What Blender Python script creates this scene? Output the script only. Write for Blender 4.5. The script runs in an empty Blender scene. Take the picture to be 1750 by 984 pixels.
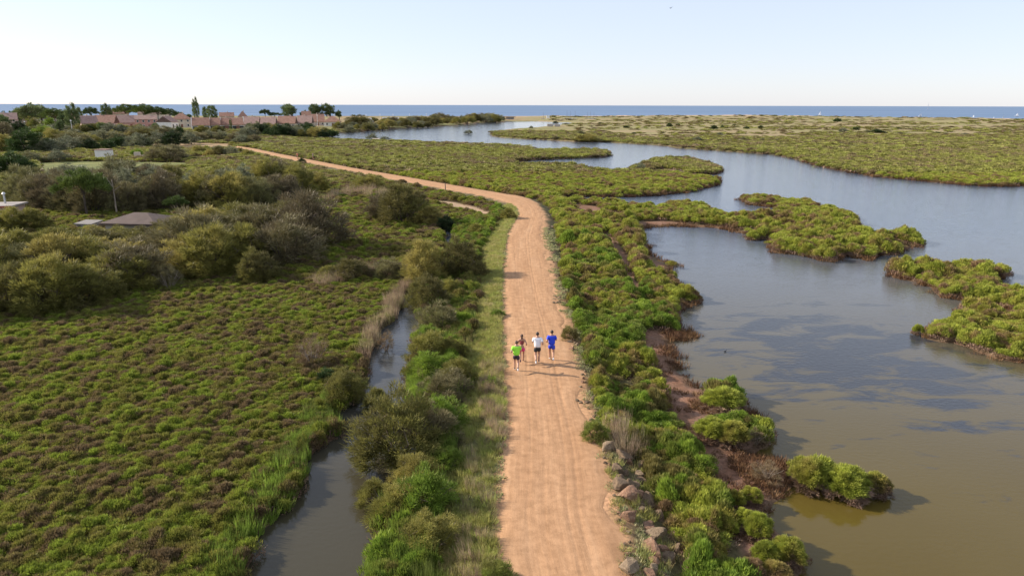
import bpy, math, random
import numpy as np
from mathutils import Vector, Matrix, Euler
random.seed(7)
rng = np.random.default_rng(11)
S = bpy.context.scene
COL = S.collection
R = math.radians

# ------------------------------------------------------------------ camera
PW, PH, FPX = 1750.0, 984.0, 1167.0
PITCH, ROLL, CZ = 14.97, 0.15, 14.8
cam_d = bpy.data.cameras.new('camera')
cam = bpy.data.objects.new('camera', cam_d); COL.objects.link(cam)
cam_d.sensor_width = 36; cam_d.lens = 36 * FPX / PW
cam_d.clip_start = 0.5; cam_d.clip_end = 200000
CM = (Matrix.Rotation(R(90 - PITCH), 4, 'X') @ Matrix.Rotation(R(ROLL), 4, 'Z'))
cam.matrix_world = Matrix.Translation((0, 0, CZ)) @ CM
S.camera = cam
S.render.resolution_x, S.render.resolution_y = 1024, 575

# ------------------------------------------------------------------ sky, sun, exposure
SUN_EL, SUN_AZ = 27.0, -76.0          # azimuth clockwise from +Y (the view direction)
w = bpy.data.worlds.new('World'); S.world = w; w.use_nodes = True
nt = w.node_tree; bg = nt.nodes['Background']
sky = nt.nodes.new('ShaderNodeTexSky'); sky.sky_type = 'NISHITA'; sky.sun_disc = False
sky.sun_elevation = R(SUN_EL); sky.sun_rotation = R(SUN_AZ)
sky.air_density = 1.0; sky.dust_density = 0.35; sky.ozone_density = 3.0; sky.altitude = 10
smx = nt.nodes.new('ShaderNodeMix'); smx.data_type = 'RGBA'; smx.inputs[0].default_value = .65   # summer haze whitening the whole sky evenly
stn = nt.nodes.new('ShaderNodeMix'); stn.data_type = 'RGBA'; stn.blend_type = 'MULTIPLY'; stn.inputs[0].default_value = 1; stn.inputs[7].default_value = (.84, .80, .88, 1)
nt.links.new(sky.outputs[0], stn.inputs[6]); nt.links.new(stn.outputs[2], smx.inputs[6]); smx.inputs[7].default_value = (3.3, 3.45, 3.85, 1)
nt.links.new(smx.outputs[2], bg.inputs[0]); bg.inputs[1].default_value = 0.15
sl = bpy.data.lights.new('sun', 'SUN'); sl.energy = 4.8; sl.angle = R(0.53); sl.color = (1.0, 0.89, 0.76)
so = bpy.data.objects.new('sun', sl); COL.objects.link(so)
sd_ = Vector((math.sin(R(SUN_AZ)) * math.cos(R(SUN_EL)), math.cos(R(SUN_AZ)) * math.cos(R(SUN_EL)), math.sin(R(SUN_EL))))
so.rotation_euler = sd_.to_track_quat('Z', 'Y').to_euler(); so.location = (0, 0, 60)
S.view_settings.view_transform = 'Standard'; S.view_settings.look = 'None'
S.view_settings.exposure = 0.75; S.view_settings.gamma = 1.0

# ------------------------------------------------------------------ photo pixel -> place
RM = np.array(CM.to_3x3())
def G(px, py, z=0.0):
    """ground point (height z) seen at a photo pixel"""
    d = RM @ np.array([(px - PW / 2) / FPX, -(py - PH / 2) / FPX, -1.0])
    t = (z - CZ) / d[2]
    return np.array([d[0] * t, d[1] * t, z])
def dep(p):
    """depth along the lens axis of a place: metres per pixel = dep/FPX"""
    v = np.array(p) - np.array([0, 0, CZ])
    return float(-(RM.T @ v)[2])
def poly(pts, zf=0.45, z0=0.0):
    out = []
    for p in pts:
        z = z0 if len(p) == 2 else zf
        out.append(G(p[0], p[1], z)[:2])
    return np.array(out)

def hash2(ix, iy, s):
    n = (ix.astype(np.int64) * 374761393 + iy.astype(np.int64) * 668265263 + s * 1442695041) & 0x7fffffff
    n = ((n ^ (n >> 13)) * 1274126177) & 0x7fffffff
    n = ((n ^ (n >> 16)) * 69069) & 0x7fffffff
    return (n % 65536) / 65535.0
def vnoise(x, y, s=0):
    ix = np.floor(x); iy = np.floor(y); fx = x - ix; fy = y - iy
    fx = fx * fx * (3 - 2 * fx); fy = fy * fy * (3 - 2 * fy)
    a = hash2(ix, iy, s); b = hash2(ix + 1, iy, s); c = hash2(ix, iy + 1, s); d = hash2(ix + 1, iy + 1, s)
    return (a + (b - a) * fx) * (1 - fy) + (c + (d - c) * fx) * fy
def fbm(x, y, s=0, o=3):
    r = 0; a = 0.5; t = 0
    for k in range(o):
        r = r + a * vnoise(x * 2 ** k, y * 2 ** k, s + k * 7); t += a; a *= 0.5
    return r / t
def sst(x, a, b):
    t = np.clip((x - a) / (b - a), 0, 1); return t * t * (3 - 2 * t)

def sdist(P, X, Y):
    """signed distance to polygon, positive inside"""
    X = X.astype(np.float32); Y = Y.astype(np.float32)
    best = np.full(X.shape, 1e18, np.float32); ins = np.zeros(X.shape, bool)
    n = len(P)
    for i in range(n):
        ax, ay = map(float, P[i]); bx, by = map(float, P[(i + 1) % n])
        dx, dy = bx - ax, by - ay; L = dx * dx + dy * dy + 1e-9
        t = np.clip(((X - ax) * dx + (Y - ay) * dy) / L, 0, 1)
        q = (X - ax - t * dx) ** 2 + (Y - ay - t * dy) ** 2
        np.minimum(best, q, out=best)
        if ay != by:
            c = ((ay > Y) != (by > Y)) & (X < dx * (Y - ay) / dy + ax)
            ins ^= c
    d = np.sqrt(best)
    return np.where(ins, d, -d)

F = 1
LAGOON = poly([(1330, 1250), (1345, 1100), (1352, 984), (1378, 955), (1374, 925), (1345, 915), (1325, 895), (1318, 860), (1346, 842),
 (1361, 831), (1385, 838), (1420, 848), (1450, 850), (1490, 845), (1515, 838), (1519, 824), (1510, 808, F), (1470, 800, F), (1430, 796, F),
 (1400, 786, F), (1360, 782, F), (1340, 786), (1290, 779), (1300, 770), (1309, 764), (1309, 742), (1302, 715), (1269, 700),
 (1269, 687), (1262, 668, F), (1240, 660, F), (1195, 664), (1188, 659), (1163, 629), (1136, 590), (1136, 583), (1165, 580),
 (1192, 575), (1190, 568), (1163, 565), (1165, 546), (1145, 533), (1160, 527), (1194, 519), (1197, 510), (1185, 492, F),
 (1169, 486, F), (1127, 470), (1145, 461), (1146, 450), (1130, 443), (1111, 440), (1114, 424), (1100, 415), (1093, 400),
 (1086, 394), (1094, 391), (1145, 387), (1226, 390), (1277, 401), (1282, 411), (1316, 409), (1318, 425), (1321, 432),
 (1373, 437), (1396, 445), (1422, 447), (1448, 439), (1481, 445), (1494, 438), (1520, 435), (1545, 434), (1530, 427),
 (1575, 422), (1577, 414), (1562, 405, F), (1520, 400, F), (1475, 397, F), (1464, 386), (1455, 370), (1446, 360, F),
 (1405, 354, F), (1396, 346, F), (1352, 341, F), (1293, 335, F), (1267, 337, F), (1265, 342), (1281, 350), (1325, 355),
 (1334, 357), (1320, 365, F), (1287, 365, F), (1240, 366, F), (1219, 358, F), (1196, 348, F), (1170, 344, F), (1137, 348, F),
 (1130, 353, F), (1081, 347, F), (1020, 343, F), (958, 339, F), (956, 336), (1079, 337), (1119, 335), (1178, 328), (1206, 320),
 (1226, 315), (1227, 308), (1222, 304, F), (1206, 301, F), (1182, 301), (1226, 297), (1231, 291), (1216, 281, F),
 (1183, 272, F), (1145, 270, F), (1109, 274, F), (1092, 281, F), (1074, 291, F), (1038, 292, F), (1005, 288, F), (982, 283, F),
 (947, 281, F), (900, 281, F), (883, 282, F), (882, 277), (916, 274), (962, 272), (1018, 270), (1038, 268), (1040, 263),
 (1028, 258, F), (992, 256, F), (919, 257, F), (916, 253, F), (886, 249, F), (860, 246.5, F), (801, 245, F), (750, 244.5, F),
 (712, 240.5, F), (649, 240, F), (608, 239.5, F), (570, 237, F), (506, 235.5, F), (500, 234), (542, 233), (567, 232.5),
 (572, 228), (610, 226), (661, 221), (712, 218), (776, 215), (816, 211), (860, 208.5), (916, 207.5), (975, 209.5), (984, 211),
 (942, 215.5), (916, 218.6), (886, 220.5), (850, 224.5), (838, 228), (842, 233), (853, 235), (891, 237.6), (942, 240),
 (992, 243), (1033, 243), (1081, 246), (1132, 249), (1158, 253), (1240, 259), (1328, 265), (1364, 274), (1399, 284),
 (1446, 294), (1493, 302), (1564, 309), (1667, 318), (1712, 319), (1750, 318), (2100, 325), (3000, 340), (5200, 600), (4200, 1500)])
ISLE = poly([(1522, 462), (1526, 453, F), (1565, 450, F), (1624, 453, F), (1695, 450, F), (1711, 458, F), (1716, 468), (1703, 484),
 (1721, 489, F), (1750, 497, F), (1850, 500, F), (1900, 540), (1880, 600), (1800, 622), (1750, 619), (1695, 611), (1643, 591),
 (1630, 586), (1600, 584), (1580, 578), (1578, 570), (1584, 557, F), (1627, 543, F), (1630, 532, F), (1653, 521, F), (1695, 521, F),
 (1720, 530, F), (1745, 541), (1708, 524), (1676, 515), (1601, 508), (1604, 496), (1558, 482), (1526, 473)])
TUFT = poly([(1559, 570), (1562, 560, F), (1574, 560, F), (1578, 570), (1570, 574)])
DITCH = poly([(700, 508), (712, 526), (709, 562), (700, 610), (692, 640), (680, 668), (690, 700), (700, 740), (712, 786), (712, 799),
 (690, 830), (650, 860), (628, 905), (618, 935), (605, 962), (596, 984), (575, 1060), (540, 1200), (300, 1200), (395, 1060),
 (436, 984), (444, 970), (481, 901), (519, 840), (549, 813), (553, 775), (590, 728), (617, 684), (628, 656), (642, 614),
 (654, 582), (686, 536)])
DITCH2 = poly([(757, 392), (768, 392), (773, 405), (771, 420), (766, 432), (757, 445), (752, 436), (762, 420), (764, 405)])
SEAC = np.array([(-6000, 960), (-900, 900), (-400, 905), (-120, 930), (0, 905), (90, 900), (200, 950), (420, 900), (560, 760), (760, 700), (1200, 620), (6000, 500), (6000, 90000), (-6000, 90000)], float)

PATH_Z = 0.9
PL = [(905, 1250), (892, 1100), (875, 984), (852, 930), (842, 887), (852, 830), (860, 786), (867, 718), (863, 650), (861, 613), (860, 552),
      (860, 522), (861, 461), (867, 400), (886, 368), (884, 356), (873, 348), (850, 339), (840, 336.5), (776, 325), (674, 305), (598, 291), (522, 275.8), (471, 265.6), (433, 256.7), (405, 251.5)]
PR = [(1140, 1250), (1100, 1100), (1068, 984), (1062, 930), (1052, 887), (1040, 830), (1030, 786), (1008, 718), (992, 660), (982, 613), (968, 552),
      (956, 522), (941, 461), (928, 400), (929, 368), (922, 355), (914, 346), (893, 335), (860, 330.5), (776, 316.4), (674, 298.6), (598, 286), (522, 271.4), (471, 261.8), (433, 253.7), (405, 249.5)]
WL = np.array([G(a, b, PATH_Z)[:2] for a, b in PL]); WR = np.array([G(a, b, PATH_Z)[:2] for a, b in PR])
def resample(A, B, n):
    m = (A + B) / 2; s = np.r_[0, np.cumsum(np.hypot(*np.diff(m, axis=0).T))]
    t = np.linspace(0, s[-1], n)
    f = lambda Q: np.c_[np.interp(t, s, Q[:, 0]), np.interp(t, s, Q[:, 1])]
    return f(A), f(B), t
sL, sR, sT = resample(WL, WR, 420)
for _ in range(6):
    for q in (sL, sR): q[1:-1] = (q[:-2] + 2 * q[1:-1] + q[2:]) / 4
PATHP = np.r_[sL[::4], sR[::4][::-1]]
TRACK = np.array([G(a, b, 0.4)[:2] for a, b in [(700, 333), (742, 340.5), (780, 344), (815, 352), (846, 364), (858, 372), (838, 373), (800, 362), (760, 351), (700, 338)]])
TRACK2 = np.array([G(a, b, 0.6)[:2] for a, b in [(318, 266), (360, 264), (405, 259), (433, 254), (437, 258), (410, 265), (370, 269), (322, 270)]])
MUD = [poly(p, z0=0.15) for p in [
 [(1222, 800), (1262, 840), (1290, 880), (1300, 905), (1345, 918), (1372, 925), (1378, 955), (1352, 984), (1345, 1060), (1300, 1060), (1288, 984), (1262, 900), (1232, 850)],
 [(1098, 566), (1150, 566), (1195, 572), (1140, 592), (1168, 630), (1200, 664), (1215, 700), (1290, 705), (1305, 715), (1290, 722), (1190, 716), (1180, 735), (1240, 765), (1310, 762), (1300, 778), (1352, 785),
  (1365, 832), (1320, 862), (1322, 900), (1345, 925), (1300, 925), (1250, 880), (1225, 810), (1170, 745), (1140, 690), (1128, 640), (1100, 600)],
 [(978, 350), (1018, 353), (1035, 362), (1080, 366), (1060, 376), (1020, 372), (990, 366)],
 [(1083, 381), (1130, 378), (1175, 383), (1240, 388), (1276, 398), (1226, 392), (1145, 389), (1094, 393)],
 [(1030, 400), (1045, 405), (1060, 425), (1075, 440), (1080, 470), (1098, 500), (1085, 508), (1068, 470), (1050, 435)],
 [(1097, 400), (1118, 420), (1112, 444), (1130, 450), (1146, 462), (1127, 470), (1108, 455), (1102, 430)],
 [(1100, 292), (1132, 290), (1180, 298), (1226, 298), (1180, 302), (1130, 296)],
 [(1135, 290), (1150, 291), (1165, 295), (1150, 296)]]]
FIELD = poly([(62, 276), (160, 274), (320, 276), (330, 284), (230, 290), (200, 302), (100, 304), (66, 300)], z0=.5)
DRY = [poly(q, z0=.5) for q in ([(190, 249), (330, 243), (400, 246), (390, 252), (330, 254), (250, 252)], [(0, 306), (70, 303), (140, 300), (120, 312), (0, 322)], [(560, 205), (760, 199), (840, 200), (830, 206), (600, 213)])]
VERGE = poly([(835, 1150), (600, 1150), (596, 984), (607, 962), (631, 921), (650, 850), (715, 799), (705, 740), (690, 690), (692, 640), (711, 562), (712, 526), (702, 506), (715, 440), (752, 430), (770, 385), (830, 372), (872, 352), (888, 366),
 (869, 400), (861, 461), (860, 552), (862, 650), (866, 718), (858, 786), (840, 887), (850, 930), (890, 1150)], z0=0.5)

STONES = poly([(1030, 745), (1068, 760), (1100, 785), (1118, 840), (1145, 880), (1172, 930), (1195, 990), (1210, 1060), (1090, 1060), (1060, 880), (1038, 830)], z0=.5)
def fields(X, Y):
    D = Y
    wob = (fbm(X / 1.6, Y / 1.6, 3, 3) - 0.5) * (1.1 + 0.006 * D)
    lag = sdist(LAGOON, X, Y); isl = np.maximum(sdist(ISLE, X, Y), sdist(TUFT, X, Y))
    wat = np.minimum(lag, -isl)
    wat = np.maximum(wat, sdist(DITCH, X, Y) + .5); wat = np.maximum(wat, sdist(DITCH2, X, Y) + .3)
    land = -wat + wob
    sea = sdist(SEAC, X, Y) + (fbm(X / 60, Y / 60, 8) - 0.5) * 30
    pth = sdist(PATHP, X, Y)
    return land, sea, pth
def height(X, Y, land, sea, pth):
    n = fbm(X / 2.5, Y / 2.5, 21, 3) - 0.5
    base = 0.22 + 0.22 * n + sst(Y, 90, 300) * 0.15
    vill = sst(-X, -40, 60) * sst(Y, 330, 420) * 0.6
    dune = sst(sea, -260, -40) * (0.4 + 2.6 * fbm(X / 40, Y / 22, 5)) * sst(X, -60, 60)
    dune2 = sst(Y, 330, 560) * sst(X, 60, 200) * 1.0 * fbm(X / 60, Y / 60, 9)
    base = base + vill + dune + dune2
    z = np.where(land > 0, base * (1 - np.exp(-np.maximum(land, 0) / 0.55)), np.maximum(land * 0.45, -1.0))
    up = sst(-pth + 0 * X, 3.2, 0.3)
    left = X < np.interp(Y, (sL[:, 1]), (sL[:, 0] + sR[:, 0]) / 2)
    z = np.where(pth > -4, z + (PATH_Z - 0.06 - z) * np.where(pth > 0, 1, sst(4.0 + pth, 0.0 + 1.7 * ~left, 3.9)) * np.where((land > 0), 1, 0), z)
    z = np.where(sea > -25, np.minimum(z, 1.2 * np.clip(-sea / 25, -1.5, 1) + 0.0), z)
    return z

# ------------------------------------------------------------------ mesh helpers
def mesh(name, V, Fc, mats, mi=None, smooth=False, uv=None, colr=None):
    me = bpy.data.meshes.new(name)
    V = np.ascontiguousarray(V, np.float32); Fc = np.ascontiguousarray(Fc, np.int32)
    k = Fc.shape[1]; n = len(Fc)
    me.vertices.add(len(V)); me.vertices.foreach_set('co', V.ravel())
    me.loops.add(n * k); me.loops.foreach_set('vertex_index', Fc.ravel())
    me.polygons.add(n); me.polygons.foreach_set('loop_start', np.arange(0, n * k, k, dtype=np.int32))
    if mi is not None: me.polygons.foreach_set('material_index', np.ascontiguousarray(mi, np.int32))
    me.polygons.foreach_set('use_smooth', np.full(n, smooth))
    for m in (mats if isinstance(mats, (list, tuple)) else [mats]): me.materials.append(m)
    if uv is not None:
        l = me.uv_layers.new(name='uv'); l.data.foreach_set('uv', uv[Fc.ravel()].astype(np.float32).ravel())
    if colr is not None:
        a = me.color_attributes.new('col', 'FLOAT_COLOR', 'POINT')
        a.data.foreach_set('color', np.c_[colr, np.ones(len(V))].astype(np.float32).ravel())
    me.update(calc_edges=True)
    return me
class MB:
    """collects boxes, tubes and blobs for one mesh part"""
    def __init__(s): s.v = []; s.f = []; s.m = []; s.n = 0
    def add(s, V, Fs, m=0):
        s.v += [tuple(map(float, p)) for p in V]
        s.f += [tuple(i + s.n for i in f) for f in Fs]; s.m += [m] * len(Fs); s.n += len(V); return s
    def box(s, c, d, m=0, rot=None):
        V = [Vector((x * d[0] / 2, y * d[1] / 2, z * d[2] / 2)) for x in (-1, 1) for y in (-1, 1) for z in (-1, 1)]
        if rot: V = [rot @ v for v in V]
        V = [(v[0] + c[0], v[1] + c[1], v[2] + c[2]) for v in V]
        return s.add(V, [(0, 1, 3, 2), (4, 6, 7, 5), (0, 4, 5, 1), (2, 3, 7, 6), (0, 2, 6, 4), (1, 5, 7, 3)], m)
    def tube(s, P, rad, k=6, m=0, cap=True):
        V = []; Fs = []; P = [Vector(p) for p in P]
        for i, p in enumerate(P):
            d = (P[min(i + 1, len(P) - 1)] - P[max(i - 1, 0)]).normalized()
            a = d.orthogonal().normalized() if abs(d.z) < .9 else Vector((1, 0, 0)).cross(d).normalized()
            b = d.cross(a)
            for j in range(k):
                t = 2 * math.pi * j / k; V.append(p + (a * math.cos(t) + b * math.sin(t)) * rad[i])
        for i in range(len(P) - 1):
            for j in range(k):
                Fs.append((i * k + j, i * k + (j + 1) % k, (i + 1) * k + (j + 1) % k, (i + 1) * k + j))
        if cap: Fs += [tuple(range(k))[::-1], tuple((len(P) - 1) * k + j for j in range(k))]
        return s.add(V, Fs, m)
    def ball(s, c, r, m=0, seg=10, ring=7, jit=0):
        V = [(c[0], c[1], c[2] + r[2])]; Fs = []
        for i in range(1, ring):
            t = math.pi * i / ring
            for j in range(seg):
                a = 2 * math.pi * j / seg; q = 1 + random.uniform(-jit, jit)
                V.append((c[0] + r[0] * q * math.sin(t) * math.cos(a), c[1] + r[1] * q * math.sin(t) * math.sin(a), c[2] + r[2] * q * math.cos(t)))
        V.append((c[0], c[1], c[2] - r[2]))
        for j in range(seg): Fs.append((0, 1 + j, 1 + (j + 1) % seg))
        for i in range(ring - 2):
            for j in range(seg):
                a = 1 + i * seg; Fs.append((a + j, a + seg + j, a + seg + (j + 1) % seg, a + (j + 1) % seg))
        a = 1 + (ring - 2) * seg
        for j in range(seg): Fs.append((a + j, len(V) - 1, a + (j + 1) % seg))
        return s.add(V, Fs, m)
    def data(s, name, mats, smooth=False):
        me = bpy.data.meshes.new(name); me.from_pydata(s.v, [], s.f)
        for m in (mats if isinstance(mats, (list, tuple)) else [mats]): me.materials.append(m)
        for p, m in zip(me.polygons, s.m): p.material_index = m; p.use_smooth = smooth
        me.update(); return me
    def build(s, name, mats, parent=None, smooth=False):
        return link(name, s.data(name, mats, smooth), parent)
def link(name, data, parent=None, loc=None):
    o = bpy.data.objects.new(name, data); COL.objects.link(o)
    if parent: o.parent = parent
    if loc is not None: o.location = loc
    return o
def tag(o, label=None, cat=None, group=None, kind=None):
    if label: o['label'] = label
    if cat: o['category'] = cat
    if group: o['group'] = group
    if kind: o['kind'] = kind
    return o
def thing(name, label, cat, loc, rz=0, group=None, scale=None):
    o = link(name, None, None, loc); o.rotation_euler = (0, 0, rz); o.empty_display_size = 0.2
    if scale is not None: o.scale = scale if hasattr(scale, '__len__') else (scale,) * 3
    return tag(o, label, cat, group)

# ------------------------------------------------------------------ materials
def mat(name):
    m = bpy.data.materials.new(name); m.use_nodes = True
    N = m.node_tree.nodes; b = N['Principled BSDF']; return m, N, m.node_tree.links, b
def ramp(N, cols, pos=None):
    r = N.new('ShaderNodeValToRGB'); e = r.color_ramp.elements
    n = len(cols); pos = pos or [i / (n - 1) for i in range(n)]
    while len(e) < n: e.new(0.5)
    for i in range(n): e[i].position = pos[i]; e[i].color = (*cols[i], 1)
    return r
def noise(N, L, scale, detail=3, rough=0.55, vec=None, dist=0):
    n = N.new('ShaderNodeTexNoise'); n.inputs['Scale'].default_value = scale; n.inputs['Detail'].default_value = detail
    n.inputs['Roughness'].default_value = rough; n.inputs['Distortion'].default_value = dist
    if vec: L.new(vec, n.inputs['Vector'])
    return n
def mixc(N, L, f, a, b, mode='MIX'):
    x = N.new('ShaderNodeMix'); x.data_type = 'RGBA'; x.blend_type = mode
    for s, v in ((0, f), (6, a), (7, b)):
        if hasattr(v, 'links') or hasattr(v, 'is_linked'): L.new(v, x.inputs[s])
        else: x.inputs[s].default_value = v if s == 0 else (*v, 1)
    return x.outputs[2]
def plain(name, c, rough=0.8, metal=0, var=0.12, sc=3.0, bump=0.0):
    m, N, L, b = mat(name)
    t = N.new('ShaderNodeTexCoord'); n = noise(N, L, sc, 4, .6, t.outputs['Object'])
    r = ramp(N, [tuple(x * (1 - var) for x in c), tuple(min(1, x * (1 + var)) for x in c)], [.3, .7])
    L.new(n.outputs[0], r.inputs[0]); L.new(r.outputs[0], b.inputs['Base Color'])
    b.inputs['Roughness'].default_value = rough; b.inputs['Metallic'].default_value = metal
    if bump:
        q = N.new('ShaderNodeBump'); q.inputs['Strength'].default_value = bump; q.inputs['Distance'].default_value = 0.05
        n2 = noise(N, L, sc * 5, 4, .6, t.outputs['Object']); L.new(n2.outputs[0], q.inputs['Height']); L.new(q.outputs[0], b.inputs['Normal'])
    return m
def leafmat(name, cols, patch=0.35, fine=9.0, trans=0.25, pos=None, rnd=0.5, gloss=0.25, gain=1.0):
    """foliage: colour by plant (patches in world space + per-plant chance) and by twig"""
    cols = [tuple(v * gain for v in c) for c in cols]
    m, N, L, b = mat(name)
    g = N.new('ShaderNodeNewGeometry'); oi = N.new('ShaderNodeObjectInfo')
    n1 = noise(N, L, patch, 3, .6, g.outputs['Position'])
    mm = N.new('ShaderNodeMath'); mm.operation = 'MULTIPLY_ADD'; L.new(oi.outputs['Random'], mm.inputs[0]); mm.inputs[1].default_value = rnd
    L.new(n1.outputs[0], mm.inputs[2])
    sb = N.new('ShaderNodeMath'); sb.operation = 'SUBTRACT'; L.new(mm.outputs[0], sb.inputs[0]); sb.inputs[1].default_value = rnd / 2
    mr = N.new('ShaderNodeMapRange'); mr.inputs[1].default_value = .28; mr.inputs[2].default_value = .72; L.new(sb.outputs[0], mr.inputs[0])
    r = ramp(N, cols, pos); L.new(mr.outputs[0], r.inputs[0])
    n2 = noise(N, L, fine, 2, .5, g.outputs['Position'])
    r2 = ramp(N, [(.62, .62, .60), (1.30, 1.30, 1.25)], [.3, .7]); L.new(n2.outputs[0], r2.inputs[0])
    c = mixc(N, L, 1.0, r.outputs[0], r2.outputs[0], 'MULTIPLY')
    L.new(c, b.inputs['Base Color']); b.inputs['Roughness'].default_value = 0.6; b.inputs['Specular IOR Level'].default_value = gloss
    tr = N.new('ShaderNodeBsdfTranslucent'); L.new(c, tr.inputs[0])
    ms = N.new('ShaderNodeMixShader'); ms.inputs[0].default_value = trans
    L.new(b.outputs[0], ms.inputs[1]); L.new(tr.outputs[0], ms.inputs[2])
    L.new(ms.outputs[0], N['Material Output'].inputs[0])
    return m
M = {}
M['marsh_l'] = leafmat('marsh shrub olive', [(.195, .14, .075), (.205, .17, .06), (.22, .205, .052), (.235, .245, .046), (.235, .29, .042)], 0.7, 3.5, trans=.35, pos=[0, .22, .45, .75, 1], rnd=.6)
M['marsh_r'] = leafmat('marsh shrub yellow green', [(.27, .18, .095), (.29, .25, .065), (.34, .35, .06), (.26, .30, .045), (.38, .41, .07)], 0.5, 3, trans=.3, pos=[0, .25, .5, .75, 1], rnd=.45)
M['marsh_g'] = leafmat('marsh shrub fresh green', [(.21, .18, .06), (.20, .235, .045), (.17, .255, .035), (.27, .36, .05)], 0.3, 3, trans=.3, rnd=.5)
M['marsh_f'] = leafmat('distant marsh shrub', [(.25, .19, .10), (.25, .235, .07), (.28, .28, .068), (.31, .32, .075)], 0.03, .6, rnd=.5)
M['stem'] = leafmat('woody shrub stems', [(.17, .11, .075), (.28, .18, .13), (.36, .25, .18)], .8, 6, trans=.05)
M['dead'] = leafmat('red brown dead samphire', [(.11, .055, .03), (.17, .09, .045), (.20, .12, .06)], .5, 6, trans=.1)
M['grass'] = leafmat('lush green grass', [(.15, .18, .045), (.18, .26, .045), (.24, .34, .055)], .3, 4, trans=.35)
M['verge'] = leafmat('yellow verge grass', [(.34, .32, .10), (.42, .41, .14), (.34, .40, .09), (.48, .40, .19)], .35, 4, trans=.3)
M['mat'] = leafmat('silver green creeping mat', [(.27, .30, .13), (.36, .37, .18), (.44, .40, .23)], .6, 5, trans=.2)
M['reed'] = leafmat('dry pinkish reeds', [(.28, .20, .14), (.42, .31, .22), (.34, .30, .15)], .5, 4, trans=.35)
M['tamarisk'] = leafmat('tamarisk foliage', [(.14, .125, .045), (.19, .18, .05), (.25, .235, .058), (.34, .29, .09)], .16, 1.6, trans=.35, rnd=.5)
M['tambrown'] = leafmat('brownish twiggy foliage', [(.16, .13, .075), (.20, .175, .085), (.22, .21, .085)], .2, 1.6, trans=.2, rnd=.4)
M['grey'] = leafmat('grey green scrub foliage', [(.18, .19, .12), (.23, .24, .15), (.21, .20, .10)], .1, 1.5, trans=.22)
M['dark'] = leafmat('dark evergreen foliage', [(.035, .055, .02), (.05, .085, .025), (.07, .11, .03)], .2, 1.2, trans=.15)
M['pine'] = leafmat('umbrella pine foliage', [(.05, .08, .025), (.075, .115, .03), (.12, .16, .035)], .15, .8, trans=.15)
M['poplar'] = leafmat('grey green broadleaf foliage', [(.10, .14, .055), (.14, .18, .07), (.17, .21, .085)], .15, .8, trans=.25)
M['dry'] = leafmat('dry straw coloured twigs', [(.18, .125, .075), (.24, .17, .10), (.17, .15, .07)], .5, 4, trans=.25)
M['bark'] = plain('grey bark', (.09, .068, .052), .95, var=.3, sc=6)
M['pale_bark'] = plain('pale bark', (.26, .21, .16), .95, var=.25, sc=6)

# ------------------------------------------------------------------ terrain (one sheet)
ratio = np.r_[-9, -6, -4.5, -3.4, -2.6, -2.0, -1.6, -1.3, -1.1, np.linspace(-.98, .98, 640), 1.1, 1.3, 1.6, 2.0, 2.6, 3.4, 4.5, 6, 9]
DS = np.r_[3, 7, 11, np.exp(np.linspace(np.log(14), np.log(1010), 620))]
RR, DD = np.meshgrid(ratio, DS); TX = RR * (DD + 0.0); TY = DD.copy()
land, sea, pth = fields(TX, TY)
TZ = height(TX, TY, land, sea, pth)
nc = len(ratio); nr = len(DS)
idx = np.arange(nr * nc).reshape(nr, nc)
Q = np.stack([idx[:-1, :-1], idx[:-1, 1:], idx[1:, 1:], idx[1:, :-1]], -1).reshape(-1, 4)
# ground colours by what lies there (albedo)
mudm = np.full(TX.shape, -9.0)
for p in MUD: mudm = np.maximum(mudm, sdist(p, TX, TY))
vg = sdist(VERGE, TX, TY)
trk = np.maximum(sdist(TRACK, TX, TY), sdist(TRACK2, TX, TY))
n1 = fbm(TX / 3, TY / 3, 31, 4); n2 = fbm(TX / 35, TY / 14, 33, 4); n3 = fbm(TX / .7, TY / .7, 37, 2)
def C(*c): return np.array(c)[None, None, :]
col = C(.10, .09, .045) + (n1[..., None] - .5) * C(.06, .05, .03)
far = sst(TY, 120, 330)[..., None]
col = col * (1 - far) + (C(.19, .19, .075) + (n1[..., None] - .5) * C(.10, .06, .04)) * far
dun = (sst(TX + (TY - 300) * 0.15, 25, 75) * sst(TY - TX * .28 + (n2 - .5) * 190, 235, 330))[..., None]
dcol = C(.28, .225, .125) * sst(n2, .30, .62)[..., None] + C(.24, .225, .10) * (1 - sst(n2, .30, .62)[..., None])
col = col * (1 - dun) + dcol * dun
bch = (sst(sea, -75, -35) * sst(TX, -130, -60))[..., None]; col = col * (1 - bch) + C(.52, .38, .27) * bch
fld = sst(sdist(FIELD, TX, TY), -1, 2)[..., None]; fld = fld * .85; col = col * (1 - fld) + (C(.155, .175, .055) + (n1[..., None] - .5) * C(.16, .12, .05)) * fld
for q_ in DRY:
    fld = sst(sdist(q_, TX, TY) + (n1 - .5) * 8, -2, 2)[..., None]; fld = fld * (.35 + .65 * sst(n1, .35, .6)[..., None]); col = col * (1 - fld) + C(.30, .235, .13) * fld
scr = (sst(-TX, -60, 20) * sst(TY, 200, 260))[..., None] * sst(n2, .45, .62)[..., None]; col = col * (1 - scr) + C(.30, .21, .12) * scr
mm_ = sst(mudm + (n3 - .5) * .5, -.35, .15)[..., None]; col = col * (1 - mm_) + (C(.20, .115, .078) + (n3[..., None] - .5) * .06) * mm_
wet = sst(-land, -.9, -.1)[..., None] * (1 - dun); col = col * (1 - wet) + C(.13, .085, .055) * wet
vgm = (sst(vg, -.6, .4) * sst(-pth, 6.5, 2.2))[..., None]; col = col * (1 - vgm) + (C(.20, .17, .09) + (n3[..., None] - .5) * .1) * vgm
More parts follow.
